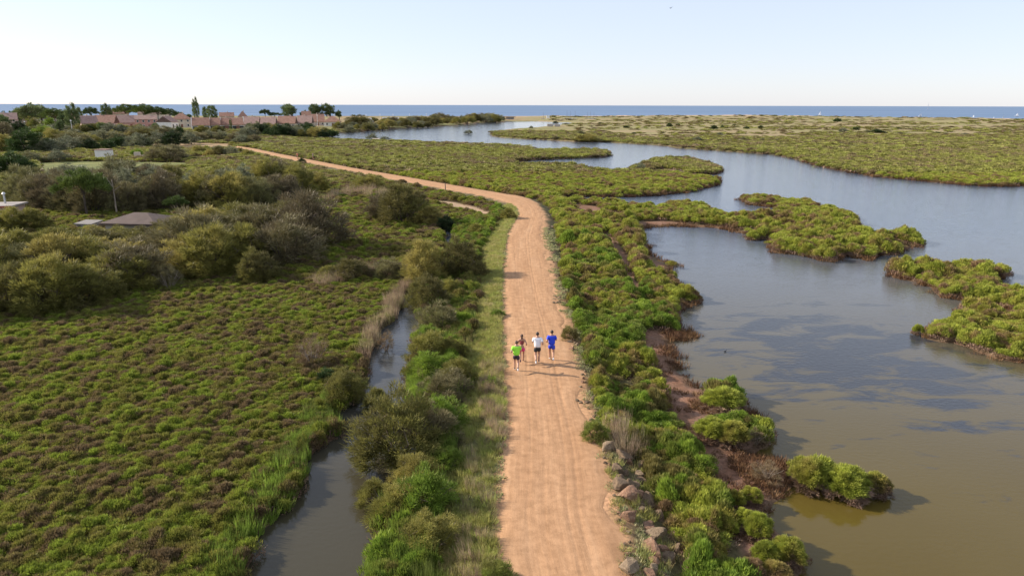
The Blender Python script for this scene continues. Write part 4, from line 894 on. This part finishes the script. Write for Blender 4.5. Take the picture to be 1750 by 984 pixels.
# left block
house(296, 328, 219, 10, 5.2, 8.6, 11, 'cream', 'terra', 'two storey cream house with hipped red roof left of the terracotta terrace', kind_='hip', storeys=2, wins=3)
house(276, 299, 221, 0, 4.2, 7.2, 9, 'white', 'rose', 'white gabled house beside the pink one', storeys=2, wins=2, yaw=R(58))
house(233, 270, 219, 0, 5.2, 7.4, 9, 'pink', 'rose', 'deep pink two storey house with white framed windows', storeys=2, wins=4)
house(200, 234, 219, 10, 3.0, 7.2, 12, 'rose', 'rose', 'pale rose house left of the deep pink one', wins=2)
house(166, 201, 220, 4, 3.2, 7.6, 13, 'rose', 'terra', 'rose house with long faded roof, two houses left of the deep pink one', wins=2, yaw=R(-12))
house(138, 167, 221, 0, 3.4, 7.4, 12, 'rose', 'rose', 'rose house right of the tall leafy poplar', wins=2, yaw=R(10))
house(185, 222, 210, 50, 6.2, 9.6, 10, 'cream', 'terra', 'back row house with red ridge under the left pine clump', wins=2)
house(238, 292, 210, 60, 6.2, 9.4, 10, 'cream', 'rose', 'wide back row house under the middle of the pine clump', wins=3)
house(100, 136, 216, 20, 4.6, 8.0, 12, 'cream', 'terra', 'house half hidden between garden trees and the tall poplar', wins=3)
house(6, 32, 218, 0, 5.0, 8.6, 12, 'rose', 'rose', 'faded rose house at the left end of the village', wins=2, storeys=2)
house(30, 58, 214, 10, 5.0, 8.6, 12, 'rose', 'rose', 'second faded rose house from the left end of the village', wins=2, storeys=2)
house(60, 96, 210, 30, 5.0, 8.6, 12, 'grey', 'rose', 'greyish roofed house behind the dark umbrella pine', wins=2)
house(-60, 2, 216, 10, 5.0, 8.4, 12, 'cream', 'rose', 'house cut by the left edge of the photo', wins=3)
# shed, near roofs, ruin
p = G(172, 273.5, .4); s = dep(p) / FPX; wdt = 22 * s
o = thing('garden_shed', 'small white shed with reddish roof edge at the grass field', 'shed', (p[0], p[1] + 2, gz1(p[0], p[1])), R(-8))
MB().box((0, 0, 1.3), (wdt, 2.6, 2.6)).build('wall', W_['white'], o); MB().box((0, 0, 2.66), (wdt + .3, 2.9, .10)).box((0, .4, 2.78), (wdt + .1, 2.0, .12)).build('roof', TL['rose'], o)
MB().box((-wdt / 2 - .03, 0, .95), (.06, .9, 1.8)).build('door', wood, o)
p = G(190, 271.5, .4); o = thing('trailer', 'small dark trailer with a pale tailboard right of the white shed', 'trailer', (p[0], p[1] + 1, gz1(p[0], p[1])))
MB().box((.3, 0, .7), (1.5, 1.3, .6)).build('body', plain('dark grey paint', (.05, .05, .05), .5), o); MB().box((-.75, 0, .95), (.12, 1.4, 1.5), rot=Matrix.Rotation(R(12), 3, 'Y')).build('tailboard', W_['cream'], o)
for sx in (-.1, .7): MB().tube([(sx, -.75, .3), (sx, -.6, .3)], [.3, .3], 12).build('wheel', plain('tyre rubber', (.03, .03, .03), .8), o)
p = G(216, 406, .4); s = dep(p) / FPX
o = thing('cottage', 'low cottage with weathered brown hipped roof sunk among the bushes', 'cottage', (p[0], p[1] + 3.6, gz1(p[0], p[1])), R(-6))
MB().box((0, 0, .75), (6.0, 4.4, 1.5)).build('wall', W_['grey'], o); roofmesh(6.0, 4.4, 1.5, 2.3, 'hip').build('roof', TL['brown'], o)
MB().box((-2, -2.12, .9), (.9, .1, .9)).build('window', shut, o)
for i, (px, py, a_, b_) in enumerate([(162, 412, 56, 30), (200, 416, 60, 34), (240, 416, 60, 34), (276, 412, 50, 38), (20, 402, 70, 52), (60, 400, 70, 50), (-14, 400, 70, 44)]):
    plant('tamarisk', px, py, a_, b_, 'olive bush hiding the walls of the %s, %s from the left' % (('cottage', ordl(i)) if i < 4 else ('cabin', ordl([1, 2, 0][i - 4]))), 'bushes hiding the huts')
p = G(140, 396, .4); o = thing('lean_to', 'small grey slab roof left of the brown cottage', 'shed', (p[0], p[1] + 1.5, gz1(p[0], p[1])), R(-10)); MB().box((0, 0, .45), (2.0, 1.7, .9)).build('wall', W_['grey'], o); MB().box((0, 0, .98), (2.3, 2.0, .12), rot=Matrix.Rotation(R(5), 3, 'X')).build('roof', plain('grey fibre cement', (.20, .185, .17), .9), o)
p = G(-26, 384, .4); o = thing('cabin', 'low cabin at the left edge, pale flat roof with red trim and a metal flue', 'cabin', (p[0], p[1] + 2, gz1(p[0], p[1])), R(8))
MB().box((0, 0, 1.1), (5.6, 3.2, 2.2)).build('wall', W_['rose'], o); MB().box((0, 0, 2.3), (6.2, 3.8, .2)).build('roof', plain('pale roof sheet', (.28, .25, .225), .8), o); MB().box((0, -1.94, 2.25), (6.2, .06, .22)).build('fascia', plain('dull red trim', (.35, .09, .07), .7), o)
MB().tube([(1.2, .4, 2.3), (1.2, .4, 3.6)], [.12, .12], 8).tube([(1.2, .4, 3.6), (1.2, .4, 3.8)], [.24, .10], 8).build('flue', plain('galvanised metal', (.55, .55, .55), .4, .6), o)
p = G(643, 239, .3); o = tag(MB().box((0, 0, .9), (3.2, 3.0, 1.8)).box((4, .5, .5), (5, 2.4, 1.0)).build('concrete_blockhouse', W_['cream']), 'pale concrete block on the near river bank', 'blockhouse'); o.location = (p[0], p[1], gz1(p[0], p[1])); plant('grey', 657, 239.5, 22, 7, 'bush grown against the pale concrete block')
p = G(295, 272, .4); o = tag(MB().box((0, 0, .8), (1.6, .5, 2.2)).box((1.2, 0, .4), (1.2, .45, 1.4)).build('wall_ruin', W_['cream']), 'tan piece of ruined wall left of the wide rounded bush', 'ruin'); o.location = (p[0] - 10, p[1] + 1, gz1(p[0], p[1]))
p = G(940, 216.5, .4); o = tag(MB().box((0, 0, .9), (4, 2, 1.8)).box((5.2, 0, .8), (3.6, 2, 1.6)).build('concrete_block', W_['grey']), 'grey concrete block on the river mouth shore', 'block'); o.location = (p[0], p[1], gz1(p[0], p[1]))

# ------------------------------------------------------------------ lamp posts
lampm = plain('pale painted metal', (.72, .72, .70), .4); lens = plain('lamp glass', (.85, .85, .82), .2)
def lamp(px, py0, py1, lab):
    p = G(px, py1, 1.0); h = (py1 - py0) * dep(p) / FPX
    o = thing('street_lamp', lab, 'street lamp', (p[0], p[1], 1.0), 0, 'street lamps of the village')
    MB().tube([(0, 0, -.6), (0, 0, h - .3)], [.14, .09], 8).build('post', lampm, o); MB().ball((0, 0, h), (.34, .34, .34), seg=8, ring=6).build('lamp_globe', lens, o)
for px, a_, b_, lb in [(417, 201, 218, 'lamp post at the right end of the terracotta terrace'), (475.5, 200, 217, 'second lamp post right of the terracotta terrace'), (511, 199, 217, 'middle lamp post before the right terraces'), (543, 198, 216, 'lamp post below the tall tree pair'), (572, 197, 215, 'lamp post before the rightmost house'),
     (626, 197, 207, 'lamp post behind the parked white van'), (650, 196, 207, 'lamp post between the parked van and the camper'), (672, 196, 206, 'lamp post at the white camper'), (700, 196, 205, 'lamp post right of the white camper'), (729, 195, 205, 'last lamp post towards the beach'), (44, 209, 221, 'lamp post left in front of the garden trees'), (124, 207, 227, 'lamp post at the foot of the tall poplar'), (273, 201, 212, 'lamp post above the pink house')]:
    lamp(px, a_, b_, lb)

# ------------------------------------------------------------------ vehicles behind the far bank
vw = plain('white vehicle paint', (.80, .80, .80), .3); tyre = plain('black tyre', (.03, .03, .03), .8)
def vehicle(px, py, Ln, H, lab, name, cat):
    p = G(px, py, 1.0); o = thing(name, lab, cat, (p[0], p[1], 1.0)); h = H
    prof = [(-Ln / 2, .4), (Ln / 2, .4), (Ln / 2, 1.0), (Ln / 2 - .9, 1.1), (Ln / 2 - 1.6, h), (-Ln / 2 + .1, h), (-Ln / 2, 1.0)]
    V = [(x, -1, z) for x, z in prof] + [(x, 1, z) for x, z in prof]; n = len(prof)
    MB().add(V, [tuple(range(n)), tuple(reversed(range(n, 2 * n)))] + [(i, i + n, (i + 1) % n + n, (i + 1) % n)[::-1] for i in range(n)]).build('body', vw, o)
    MB().box((-.3, -1.01, h * .72), (Ln * .5, .04, .45)).build('side_window', glass, o)
    MB().box((Ln / 2 - 1.3, 0, h * .5 + .5), (.08, 1.7, .6), rot=Matrix.Rotation(R(-28), 3, 'Y')).build('windscreen', glass, o)
    for sx in (-1, 1):
        for sy in (-1, 1): MB().tube([(sx * Ln * .32, sy * .8, .38), (sx * Ln * .32, sy * 1.03, .38)], [.38, .38], 12).build('wheel', tyre, o)
vehicle(627, 209, 11, 3.4, 'white van parked among the bushes behind the far bank', 'parked_van', 'van')
vehicle(669, 207, 16, 3.2, 'long white camper parked behind the far bank', 'parked_camper', 'camper')
vehicle(716, 205.5, 12, 3.0, 'white vehicle parked nearest the beach', 'parked_camper', 'camper')

# ------------------------------------------------------------------ beach, boats
mast = plain('dark mast', (.10, .10, .12), .5); hullm = plain('white hull', (.8, .8, .8), .3); sailm = plain('white sail', (.85, .85, .85), .7)
def hull(ln, w_, h):
    b = MB(); prof = [(-.5, .8), (-.2, 1), (.2, .85), (.42, .4), (.5, .04)]
    V = []
    for x, q in prof: V += [(x * ln, -w_ / 2 * q, h), (x * ln, 0, 0), (x * ln, w_ / 2 * q, h)]
    Fs = []
    for i in range(len(prof) - 1):
        a = i * 3; Fs += [(a, a + 1, a + 4, a + 3), (a + 1, a + 2, a + 5, a + 4), (a, a + 3, a + 5, a + 2)]
    Fs.append((0, 2, 1)); return b.add(V, Fs)
def dinghy(px, py, mh, lab, sail=False):
    z = .9 if py > 190 and not sail else 0
    p = G(px, py, z); o = thing('sailing_dinghy', lab, 'boat', (p[0], p[1], z), R(random.uniform(-30, 30)), 'beached sailing boats' if not sail else None)
    hull(5.5, 2, .8).build('hull', hullm, o); MB().tube([(.5, 0, .3), (.5, 0, mh)], [.13, .08], 6).tube([(.5, 0, 1.3), (-2, 0, 1.4)], [.08, .06], 5).build('mast', mast, o)
    if sail: MB().add([(.4, .02, 1.4), (-2.2, .25, 1.5), (.5, .02, mh)], [(0, 1, 2)]).add([(.6, -.02, 1.2), (2.4, .1, 1.0), (.55, 0, mh * .85)], [(0, 1, 2)]).build('sail', sailm, o)
for i, (px, mh) in enumerate([(928, 6.5), (968, 8.5), (974, 8), (982, 8.5), (1003, 7), (1008, 8), (1014, 7)]):
    dinghy(px, 203.6, mh, 'bare masted sailing boat on the beach, %s from the left' % ordl(i))
p = G(936.5, 203.8, .9); o = thing('lifeguard_hut', 'small white lifeguard hut on the beach', 'hut', (p[0], p[1], .9)); MB().box((0, 0, 2.2), (3, 3, 2.4)).build('cabin', hullm, o); MB().box((0, 0, 3.55), (3.6, 3.6, .2)).build('roof', lampm, o)
for sx in (-1.3, 1.3):
    for sy in (-1.3, 1.3): MB().tube([(sx, sy, -.3), (sx, sy, 1)], [.12, .12], 5).build('leg', lampm, o)
p = G(870, 204, 1); o = thing('beach_bar', 'dark low beach pavilion at the end of the far bank', 'pavilion', (p[0], p[1], .9)); MB().box((0, 0, 2.6), (13, 6, .35)).build('roof', plain('dark thatch', (.09, .075, .06), .9), o)
for k_ in range(5): MB().tube([(-6 + 3 * k_, -2.6, -.4), (-6 + 3 * k_, -2.6, 2.5)], [.14, .14], 5).build('post', mast, o)
MB().box((1, .8, 1.1), (8, 3, 2.2)).build('wall', W_['grey'], o)
p = G(949, 201.5, .8); o = thing('beach_shelter', 'tiny open shelter on the sand right of the white hut', 'shelter', (p[0], p[1], .8)); MB().box((0, 0, 2.4), (9, 3, .25)).build('roof', wood, o)
for sx in (-4, 0, 4): MB().tube([(sx, 0, -.3), (sx, 0, 2.4)], [.12, .12], 5).build('post', mast, o)
for px, py, mh, lb in [(1585.5, 186.8, 34, 'white sail far out below the horizon on the right'), (1573, 199.5, 5, 'small white sail close to the right hand shore'), (1714, 205.0, 5, 'white sail just above the dune on the far right'), (1738, 199.5, 5.5, 'white sail at the right edge of the sea'), (1401, 198, 7, 'lone white sail on the sea above the dunes, centre right')]:
    dinghy(px, py, mh, lb, True)
buoym = plain('white buoy', (.8, .8, .8), .4)
for px, py in [(1664, 200), (1698, 204)]:
    p = G(px, py, 0); o = tag(MB().ball((0, 0, .4), (1.1, 1.1, 1.0)).tube([(0, 0, 1), (0, 0, 2.6)], [.2, .15], 6).build('buoy', buoym, smooth=True), 'white buoy %s on the sea' % ('left of the white sail above the dune' if px < 1680 else 'close beside the white sail above the dune'), 'buoy'); o.location = p

# ------------------------------------------------------------------ rocks
def rockmat(name, a, b2, c3):
    m, N, L, b = mat(name); t = N.new('ShaderNodeTexCoord'); n = noise(N, L, 3, 6, .7, t.outputs['Object']); r = ramp(N, [a, b2, c3], [.3, .5, .72]); L.new(n.outputs[0], r.inputs[0]); L.new(r.outputs[0], b.inputs['Base Color'])
    b.inputs['Roughness'].default_value = .95; q = N.new('ShaderNodeBump'); q.inputs['Strength'].default_value = .8; q.inputs['Distance'].default_value = .06; n2 = noise(N, L, 9, 6, .7, t.outputs['Object']); L.new(n2.outputs[0], q.inputs['Height']); L.new(q.outputs[0], b.inputs['Normal']); return m
rk = [rockmat('grey brown stone', (.075, .048, .027), (.145, .098, .058), (.24, .165, .10)), rockmat('pale stone', (.10, .068, .04), (.21, .15, .092), (.31, .23, .15)), rockmat('rusty stone', (.11, .06, .038), (.22, .12, .07), (.33, .22, .14))]
import bmesh
def rock_mesh(seed, mt_):
    r = random.Random(seed); bm = bmesh.new(); bmesh.ops.create_icosphere(bm, subdivisions=4, radius=1)
    pl = [(Vector((r.gauss(0, 1), r.gauss(0, 1), r.gauss(0, .8))).normalized(), r.uniform(.38, .80)) for _ in range(16)]
    for v in bm.verts:
        d = v.co.normalized(); q = 1
        for n, k in pl:
            c = d.dot(n)
            if c > 0: q = min(q, k / c)
        v.co = d * q * (1 + r.uniform(-.02, .02))
    me = bpy.data.meshes.new('stone'); bm.to_mesh(me); bm.free(); me.materials.append(mt_); return me
RK = [[rock_mesh(s * 3 + k, rk[k]) for s in range(4)] for k in range(3)]
def rock(px, py, wpx, k, lab, flat=.62, grp=None, name='boulder', zz=.6):
    p = G(px, py, zz); p = G(px, py, max(.1, gz1(p[0], p[1])))
    s = dep(p) / FPX * wpx / 2 * (1.45 if name == 'boulder' and wpx > 17 else 1); o = link(name, random.choice(RK[k]), None, (p[0], p[1] + s * .3, gz1(p[0], p[1]) + s * flat * .2)); o.scale = (s * 1.1, s * random.uniform(.8, 1.1), s * flat * 1.15)
    o.rotation_euler = (random.uniform(-.25, .25), random.uniform(-.25, .25), random.uniform(0, 6.28)); tag(o, lab, 'stone', grp)
for px, py, w2, k, lb in [(1044, 772, 24, 1, 'pale upright block topping the row of big stones by the path'), (1064, 785, 36, 0, 'wide brown boulder second from the top of the big stones'), (1054, 808, 24, 0, 'squat stone under the wide brown boulder'),
  (1060, 820, 18, 0, 'flat slab between two boulders of the stone row'), (1061, 837, 32, 0, 'rounded boulder at mid height of the big stones nearest the path'), (1084, 838, 28, 0, 'grey boulder right of the mid height rounded one'), (1078, 856, 34, 2, 'rusty slanting slab beneath the rounded boulder'),
  (1074, 890, 32, 2, 'rust coloured block beside the silver mat by the path'), (1108, 862, 34, 0, 'greyish wide stone in the grass right of the stone row'), (1128, 886, 30, 0, 'smooth brown stone lowest of those in the right hand grass'), (1098, 800, 26, 0, 'dark stone in the grass right of the top boulders'), (1098, 816, 20, 1, 'pale flat stone below the dark one in the grass'),
  (1118, 918, 32, 1, 'tall pale faced boulder in the lower stone row'), (1115, 948, 36, 2, 'broad tan boulder near the bottom of the photo'), (1145, 962, 34, 0, 'dark broad boulder at the bottom right of the stone row'), (1159, 942, 22, 0, 'small dark stone in the grass at the right of the lower boulders'),
  (1078, 975, 36, 1, 'mossy pale slab at the path edge at the bottom of the photo'), (1108, 986, 24, 2, 'reddish stone at the bottom edge'), (1132, 986, 22, 0, 'brown stone at the bottom edge right of the reddish one'), (1092, 868, 20, 0, 'small stone wedged under the greyish wide stone'),
  (991, 662, 9, 1, 'small upright pale stone on the right path edge below the runners'), (977, 598, 15, 2, 'brown flat stone level with the runners, right of the path'), (974, 585, 13, 1, 'pale flat stone beside the runner in blue'), (956, 517, 10, 1, 'round pale stone at the path edge above the runners'),
  (939, 370, 6, 1, 'upright whitish stone at the path bend'), (944, 388, 8, 1, 'whitish stone by the path just below the bend')]:
    rock(px, py, w2, k, lb, flat=.8 if 'tall' in lb or 'upright' in lb else .62)
for i in range(26):
    t = (i + random.random()) / 26; py = 765 + 225 * t; px = np.interp(py, [765, 830, 900, 990], [1052, 1072, 1098, 1125]) + random.uniform(-10, 26)
    rock(px, py, random.uniform(18, 34), random.choice([0, 0, 1, 2]), 'brown stone packed between the big boulders along the path', grp='packed stones of the row', name='stone', flat=.7)
SL = 'small stone in the rubble line along the right path edge'
for i in range(90):
    t = random.random(); py = 372 + (980 - 372) * t ** .9; xr = np.interp(-py, [-b for a, b in PR], [a for a, b in PR]); q = np.interp(py, [372, 984], [3.5, 16])
    if 720 < py < 750: continue
    rock(xr + random.uniform(0, 1) * q * 1.6 + 1, py, q * random.uniform(.5, 1.15), random.choice([0, 1, 1, 2]), SL, grp='rubble along the path', name='small_stone', zz=.8)
for i in range(10): rock(998 + random.uniform(-14, 26), 680 + random.uniform(-12, 14), random.uniform(8, 15), random.choice([0, 0, 1]), 'stone of the small heap on the right path edge below the runners', grp='stone heap', name='small_stone', zz=.8)
for i in range(9): rock(949 + random.uniform(-5, 8), 508 + random.uniform(-28, 14), random.uniform(6, 10), 1, 'pale stone of the light heap above the runners', grp='light stone heap', name='small_stone', zz=.8)
# posts
pm = plain('weathered wood post', (.16, .12, .09), .9)
for px, py, h, lb in [(761, 328, 1.3, 'thin wooden post on the near side of the path by the side track'), (493, 328, 2.2, 'pale post in the long dark hedge'), (310, 245, 2.0, 'dark post on the dry field below the village'), (1079, 338, .8, 'short stake at the mouth of the narrow inlet'), (200, 368, 5.0, 'bare dead trunk beside the umbrella pine')]:
    p = G(px, py, .5); z = gz1(p[0], p[1]); b = MB().tube([(0, 0, -.3), (.03, 0, h * .5), (-.02, 0, h)], [.09 if h < 4 else .13, .08, .06], 7)
    if h > 4: b.tube([(0, 0, h * .7), (1.0, .2, h * .85)], [.07, .02], 5).tube([(0, 0, h * .8), (-.8, .2, h * 1.05)], [.06, .02], 5)
    o = b.build('wooden_post' if h < 4 else 'dead_tree', pm if h < 4 else M['pale_bark']); o.location = (p[0], p[1], z); tag(o, lb, 'post' if h < 4 else 'tree')
# birds
bd = plain('dark feathers', (.03, .03, .035), .8)
def bird(loc, s, lab, fly):
    b = MB().ball((0, 0, .1), (.22, .09, .08), seg=10, ring=7).ball((.24, 0, .20), (.07, .05, .055)).tube([(.28, 0, .19), (.37, 0, .17)], [.02, .005], 5).tube([(-.18, 0, .1), (-.34, 0, .13)], [.05, .015], 5)
    if fly: b.add([(-.06, .05, .13), (.1, .05, .13), (.02, .75, .34), (-.08, .4, .24)], [(0, 1, 2, 3)]).add([(-.06, -.05, .13), (.1, -.05, .13), (.02, -.75, .34), (-.08, -.4, .24)], [(3, 2, 1, 0)])
    o = b.build('bird', bd, smooth=True); o.location = loc; o.scale = (s, s, s); o.rotation_euler = (0, 0, .6); tag(o, lab, 'bird')
bird(G(1239, 601, 0), .45, 'dark water bird swimming alone in the pond', False)
d = RM @ np.array([(1146 - PW / 2) / FPX, -(15 - PH / 2) / FPX, -1.0]); bird(np.array([0, 0, CZ]) + d * 220, 1.3, 'gull flying alone high in the sky', True)

# ------------------------------------------------------------------ people
def skinned(name, pts, edges, rad, m, parent, sub=2, root=0):
    me = bpy.data.meshes.new(name); me.from_pydata([tuple(p) for p in pts], edges, []); o = bpy.data.objects.new(name, me); COL.objects.link(o)
    md = o.modifiers.new('Skin', 'SKIN'); md.use_smooth_shade = True
    for i, v in enumerate(me.skin_vertices[0].data):
        r_ = rad[i]; v.radius = (r_, r_) if not hasattr(r_, '__len__') else r_; v.use_root = (i == root)
    sb = o.modifiers.new('Subd', 'SUBSURF'); sb.levels = sub; sb.render_levels = sub
    dg = bpy.context.evaluated_depsgraph_get(); dg.update(); nm = bpy.data.meshes.new_from_object(o.evaluated_get(dg)); nm.name = name
    bpy.data.objects.remove(o); nm.materials.clear(); nm.materials.append(m)
    for p in nm.polygons: p.use_smooth = True
    return link(name, nm, parent)
skin = plain('tanned skin', (.42, .22, .14), .55, var=.05); skin2 = plain('fair tanned skin', (.50, .29, .20), .55, var=.05)
hair_d = plain('dark hair', (.035, .022, .016), .6); hair_b = plain('brown hair', (.10, .05, .03), .6)
def runner(px, py, Hh, label, sk, hr, shirt, shorts, shoe, sock=None, phase=1, woman=False, yaw=0, walk=False):
    p = G(px, py, PATH_Z); o = thing('person', label, 'person', (p[0], p[1], PATH_Z), yaw, None, Hh / 1.78)
    s = phase; K_ = .55 if walk else 1.0
    # x right, y forward (away from the camera)
    pel = (0, 0, .97); wst = (0, .02, 1.10); ch = (0, .06, 1.30); sh = (0, .07, 1.45); nk = (0, .085, 1.53); hd = (0, .11, 1.63); tp = (0, .115, 1.71)
    hw = .085; kL = (-.10, .24 * K_ * s if s > 0 else .05, .56); fx = {}
    def leg(sd, fwd):
        hip = (sd * hw, 0, .92)
        if fwd: kn = (sd * .10, .20 * K_, .54); an = (sd * .09, .12 * K_, .10); toe = (sd * .10, .12 * K_ + .17, .045)
        else: kn = (sd * .09, -.03 * K_, .50); an = (sd * .08, -.38 * K_, .30 - (.18 if walk else 0)); toe = (sd * .08, -.40 * K_, .30 - (.18 if walk else 0) - .15)
        return hip, kn, an, toe
    Lf, Rf = (s > 0), (s <= 0)
    L1 = leg(-1, Lf); R1 = leg(1, Rf)
    def arm(sd, fwd):
        shd = (sd * .175, .065, 1.40)
        if fwd: el = (sd * .25, .10, 1.16); wr = (sd * .17, .30, 1.24); ha = (sd * .15, .36, 1.28)
        else: el = (sd * .29, -.12, 1.18); wr = (sd * .27, .08, 1.06); ha = (sd * .26, .15, 1.06)
        if walk: el = (sd * .24, .02, 1.14); wr = (sd * .25, .1, .92); ha = (sd * .25, .13, .85)
        return shd, el, wr, ha
    LA = arm(-1, not Lf); RA = arm(1, not Rf)
    pts = [pel, wst, ch, sh, nk, hd, tp, *L1[:3], *R1[:3], *LA, *RA]
    E = [(0, 1), (1, 2), (2, 3), (3, 4), (4, 5), (5, 6), (0, 7), (7, 8), (8, 9), (0, 10), (10, 11), (11, 12), (3, 13), (13, 14), (14, 15), (15, 16), (3, 17), (17, 18), (18, 19), (19, 20)]
    tw = .85 if woman else 1
    rad = [(.12 * tw, .09), (.11 * tw, .08), (.135 * tw, .09), (.11 * tw, .075), .055, (.082, .095), (.058, .065), .10, .072, .045, .10, .072, .045, .062, .052, .038, .036, .062, .052, .038, .036]
    for A in (LA, RA):   # fingers
        b_ = len(pts); wi = 15 if A is LA else 19
        h0 = Vector(A[3]); dr = (Vector(A[3]) - Vector(A[2])).normalized()
        for k in range(4):
            q = h0 + Vector(((k - 1.5) * .02, 0, 0)) + dr * .03; q2 = q + dr * .025 + Vector((0, 0, -.03)); pts += [tuple(q), tuple(q2)]; E += [(wi + 1, len(pts) - 2), (len(pts) - 2, len(pts) - 1)]; rad += [.009, .008]
        q = h0 + Vector((.035 if A is LA else -.035, 0, .02)); pts.append(tuple(q)); E.append((wi + 1, len(pts) - 1)); rad.append(.01)
    skinned('body', pts, E, rad, sk, o, 2)
    # shirt
    g_ = .014
    if woman:
        skinned('top', [wst, (0, .05, 1.22), ch, (0, .07, 1.40)], [(0, 1), (1, 2), (2, 3)], [(.13, .105), (.145, .115), (.16, .12), (.12, .10)], shirt, o, 2)
    else:
        mid = lambda a, b, t: tuple(a[i] + (b[i] - a[i]) * t for i in range(3))
        sp = [(0, 0, .89), wst, ch, (0, .07, 1.46), LA[0], mid(LA[0], LA[1], .75), RA[0], mid(RA[0], RA[1], .75)]
        skinned('shirt', sp, [(0, 1), (1, 2), (2, 3), (3, 4), (4, 5), (3, 6), (6, 7)], [(.20, .155), (.195, .15), (.215, .155), (.15, .12), .088, .085, .088, .085], shirt, o, 2)
    mid = lambda a, b, t: tuple(a[i] + (b[i] - a[i]) * t for i in range(3))
    skinned('shorts', [(0, 0, 1.0), (0, 0, .93), L1[0], mid(L1[0], L1[1], .62), R1[0], mid(R1[0], R1[1], .62)], [(0, 1), (1, 2), (2, 3), (1, 4), (4, 5)], [(.165, .13), (.17, .135), .13, .112, .13, .112], shorts, o, 2)
    for Lg in (L1, R1):
        sh_ = skinned('shoe', [mid(Lg[2], Lg[3], -.12), mid(Lg[2], Lg[3], .5), Lg[3]], [(0, 1), (1, 2)], [.045, .05, .04], shoe, o, 1)
        if sock: MB().tube([mid(Lg[1], Lg[2], .62), mid(Lg[1], Lg[2], .98)], [.052, .042], 8).build('sock', sock, o, True)
    hb = MB().ball((0, .095, 1.655), (.088, .098, .105), seg=14, ring=10)
    if woman: hb.tube([(0, .02, 1.66), (0, -.035, 1.58), (0, -.03, 1.48)], [.045, .07, .03], 8)
    hb.build('hair', hr, o, True)
    f = MB(); # face, seen from the other side
    for sx in (-1, 1): f.ball((sx * .03, .197, 1.63), (.011, .008, .008), seg=6, ring=4).ball((sx * .088, .105, 1.625), (.012, .022, .03), seg=6, ring=5)
    f.tube([(0, .19, 1.625), (0, .222, 1.60)], [.008, .014], 6).box((0, .195, 1.572), (.045, .01, .01)); f.build('face', sk, o, True)
    return o
blk = plain('black shorts fabric', (.02, .02, .022), .8); wsh = plain('white shoe', (.75, .75, .75), .6)
runner(882.5, 634, 1.74, 'runner in neon green shirt and black shorts, leftmost on the path', skin2, hair_b, plain('neon green fabric', (.33, .80, .05), .7, var=.05), plain('black purple shorts', (.035, .02, .035), .8), wsh, blk, 1)
runner(891.5, 619, 1.66, 'woman runner in pink shorts half hidden beside the green shirt', skin, hair_b, plain('dark rose top', (.22, .035, .04), .7), plain('pink shorts fabric', (.62, .04, .22), .7), plain('dark shoe', (.06, .03, .05), .7), None, -1, True)
runner(918, 621.5, 1.86, 'runner in white shirt and black shorts, middle of the path', skin2, hair_d, plain('white shirt fabric', (.80, .80, .84), .8, var=.04), blk, wsh, blk, -1)
runner(942.5, 616, 1.80, 'runner in bright blue shirt and blue shorts, rightmost on the path', skin, hair_d, plain('royal blue fabric', (.015, .05, .62), .7, var=.05), plain('blue shorts fabric', (.02, .05, .50), .7), wsh, None, 1)
runner(509, 272, 1.75, 'distant walker in red on the far path beside the dark round bush', skin, hair_d, plain('red shirt', (.45, .10, .06), .8), plain('brown trousers', (.25, .10, .07), .8), blk, walk=True, yaw=2.2)
runner(535.5, 273.5, 1.8, 'distant walker in dark clothes on the far path, right of the one in red', skin, hair_d, plain('dark grey shirt', (.10, .09, .12), .8), blk, blk, walk=True, yaw=2.0)
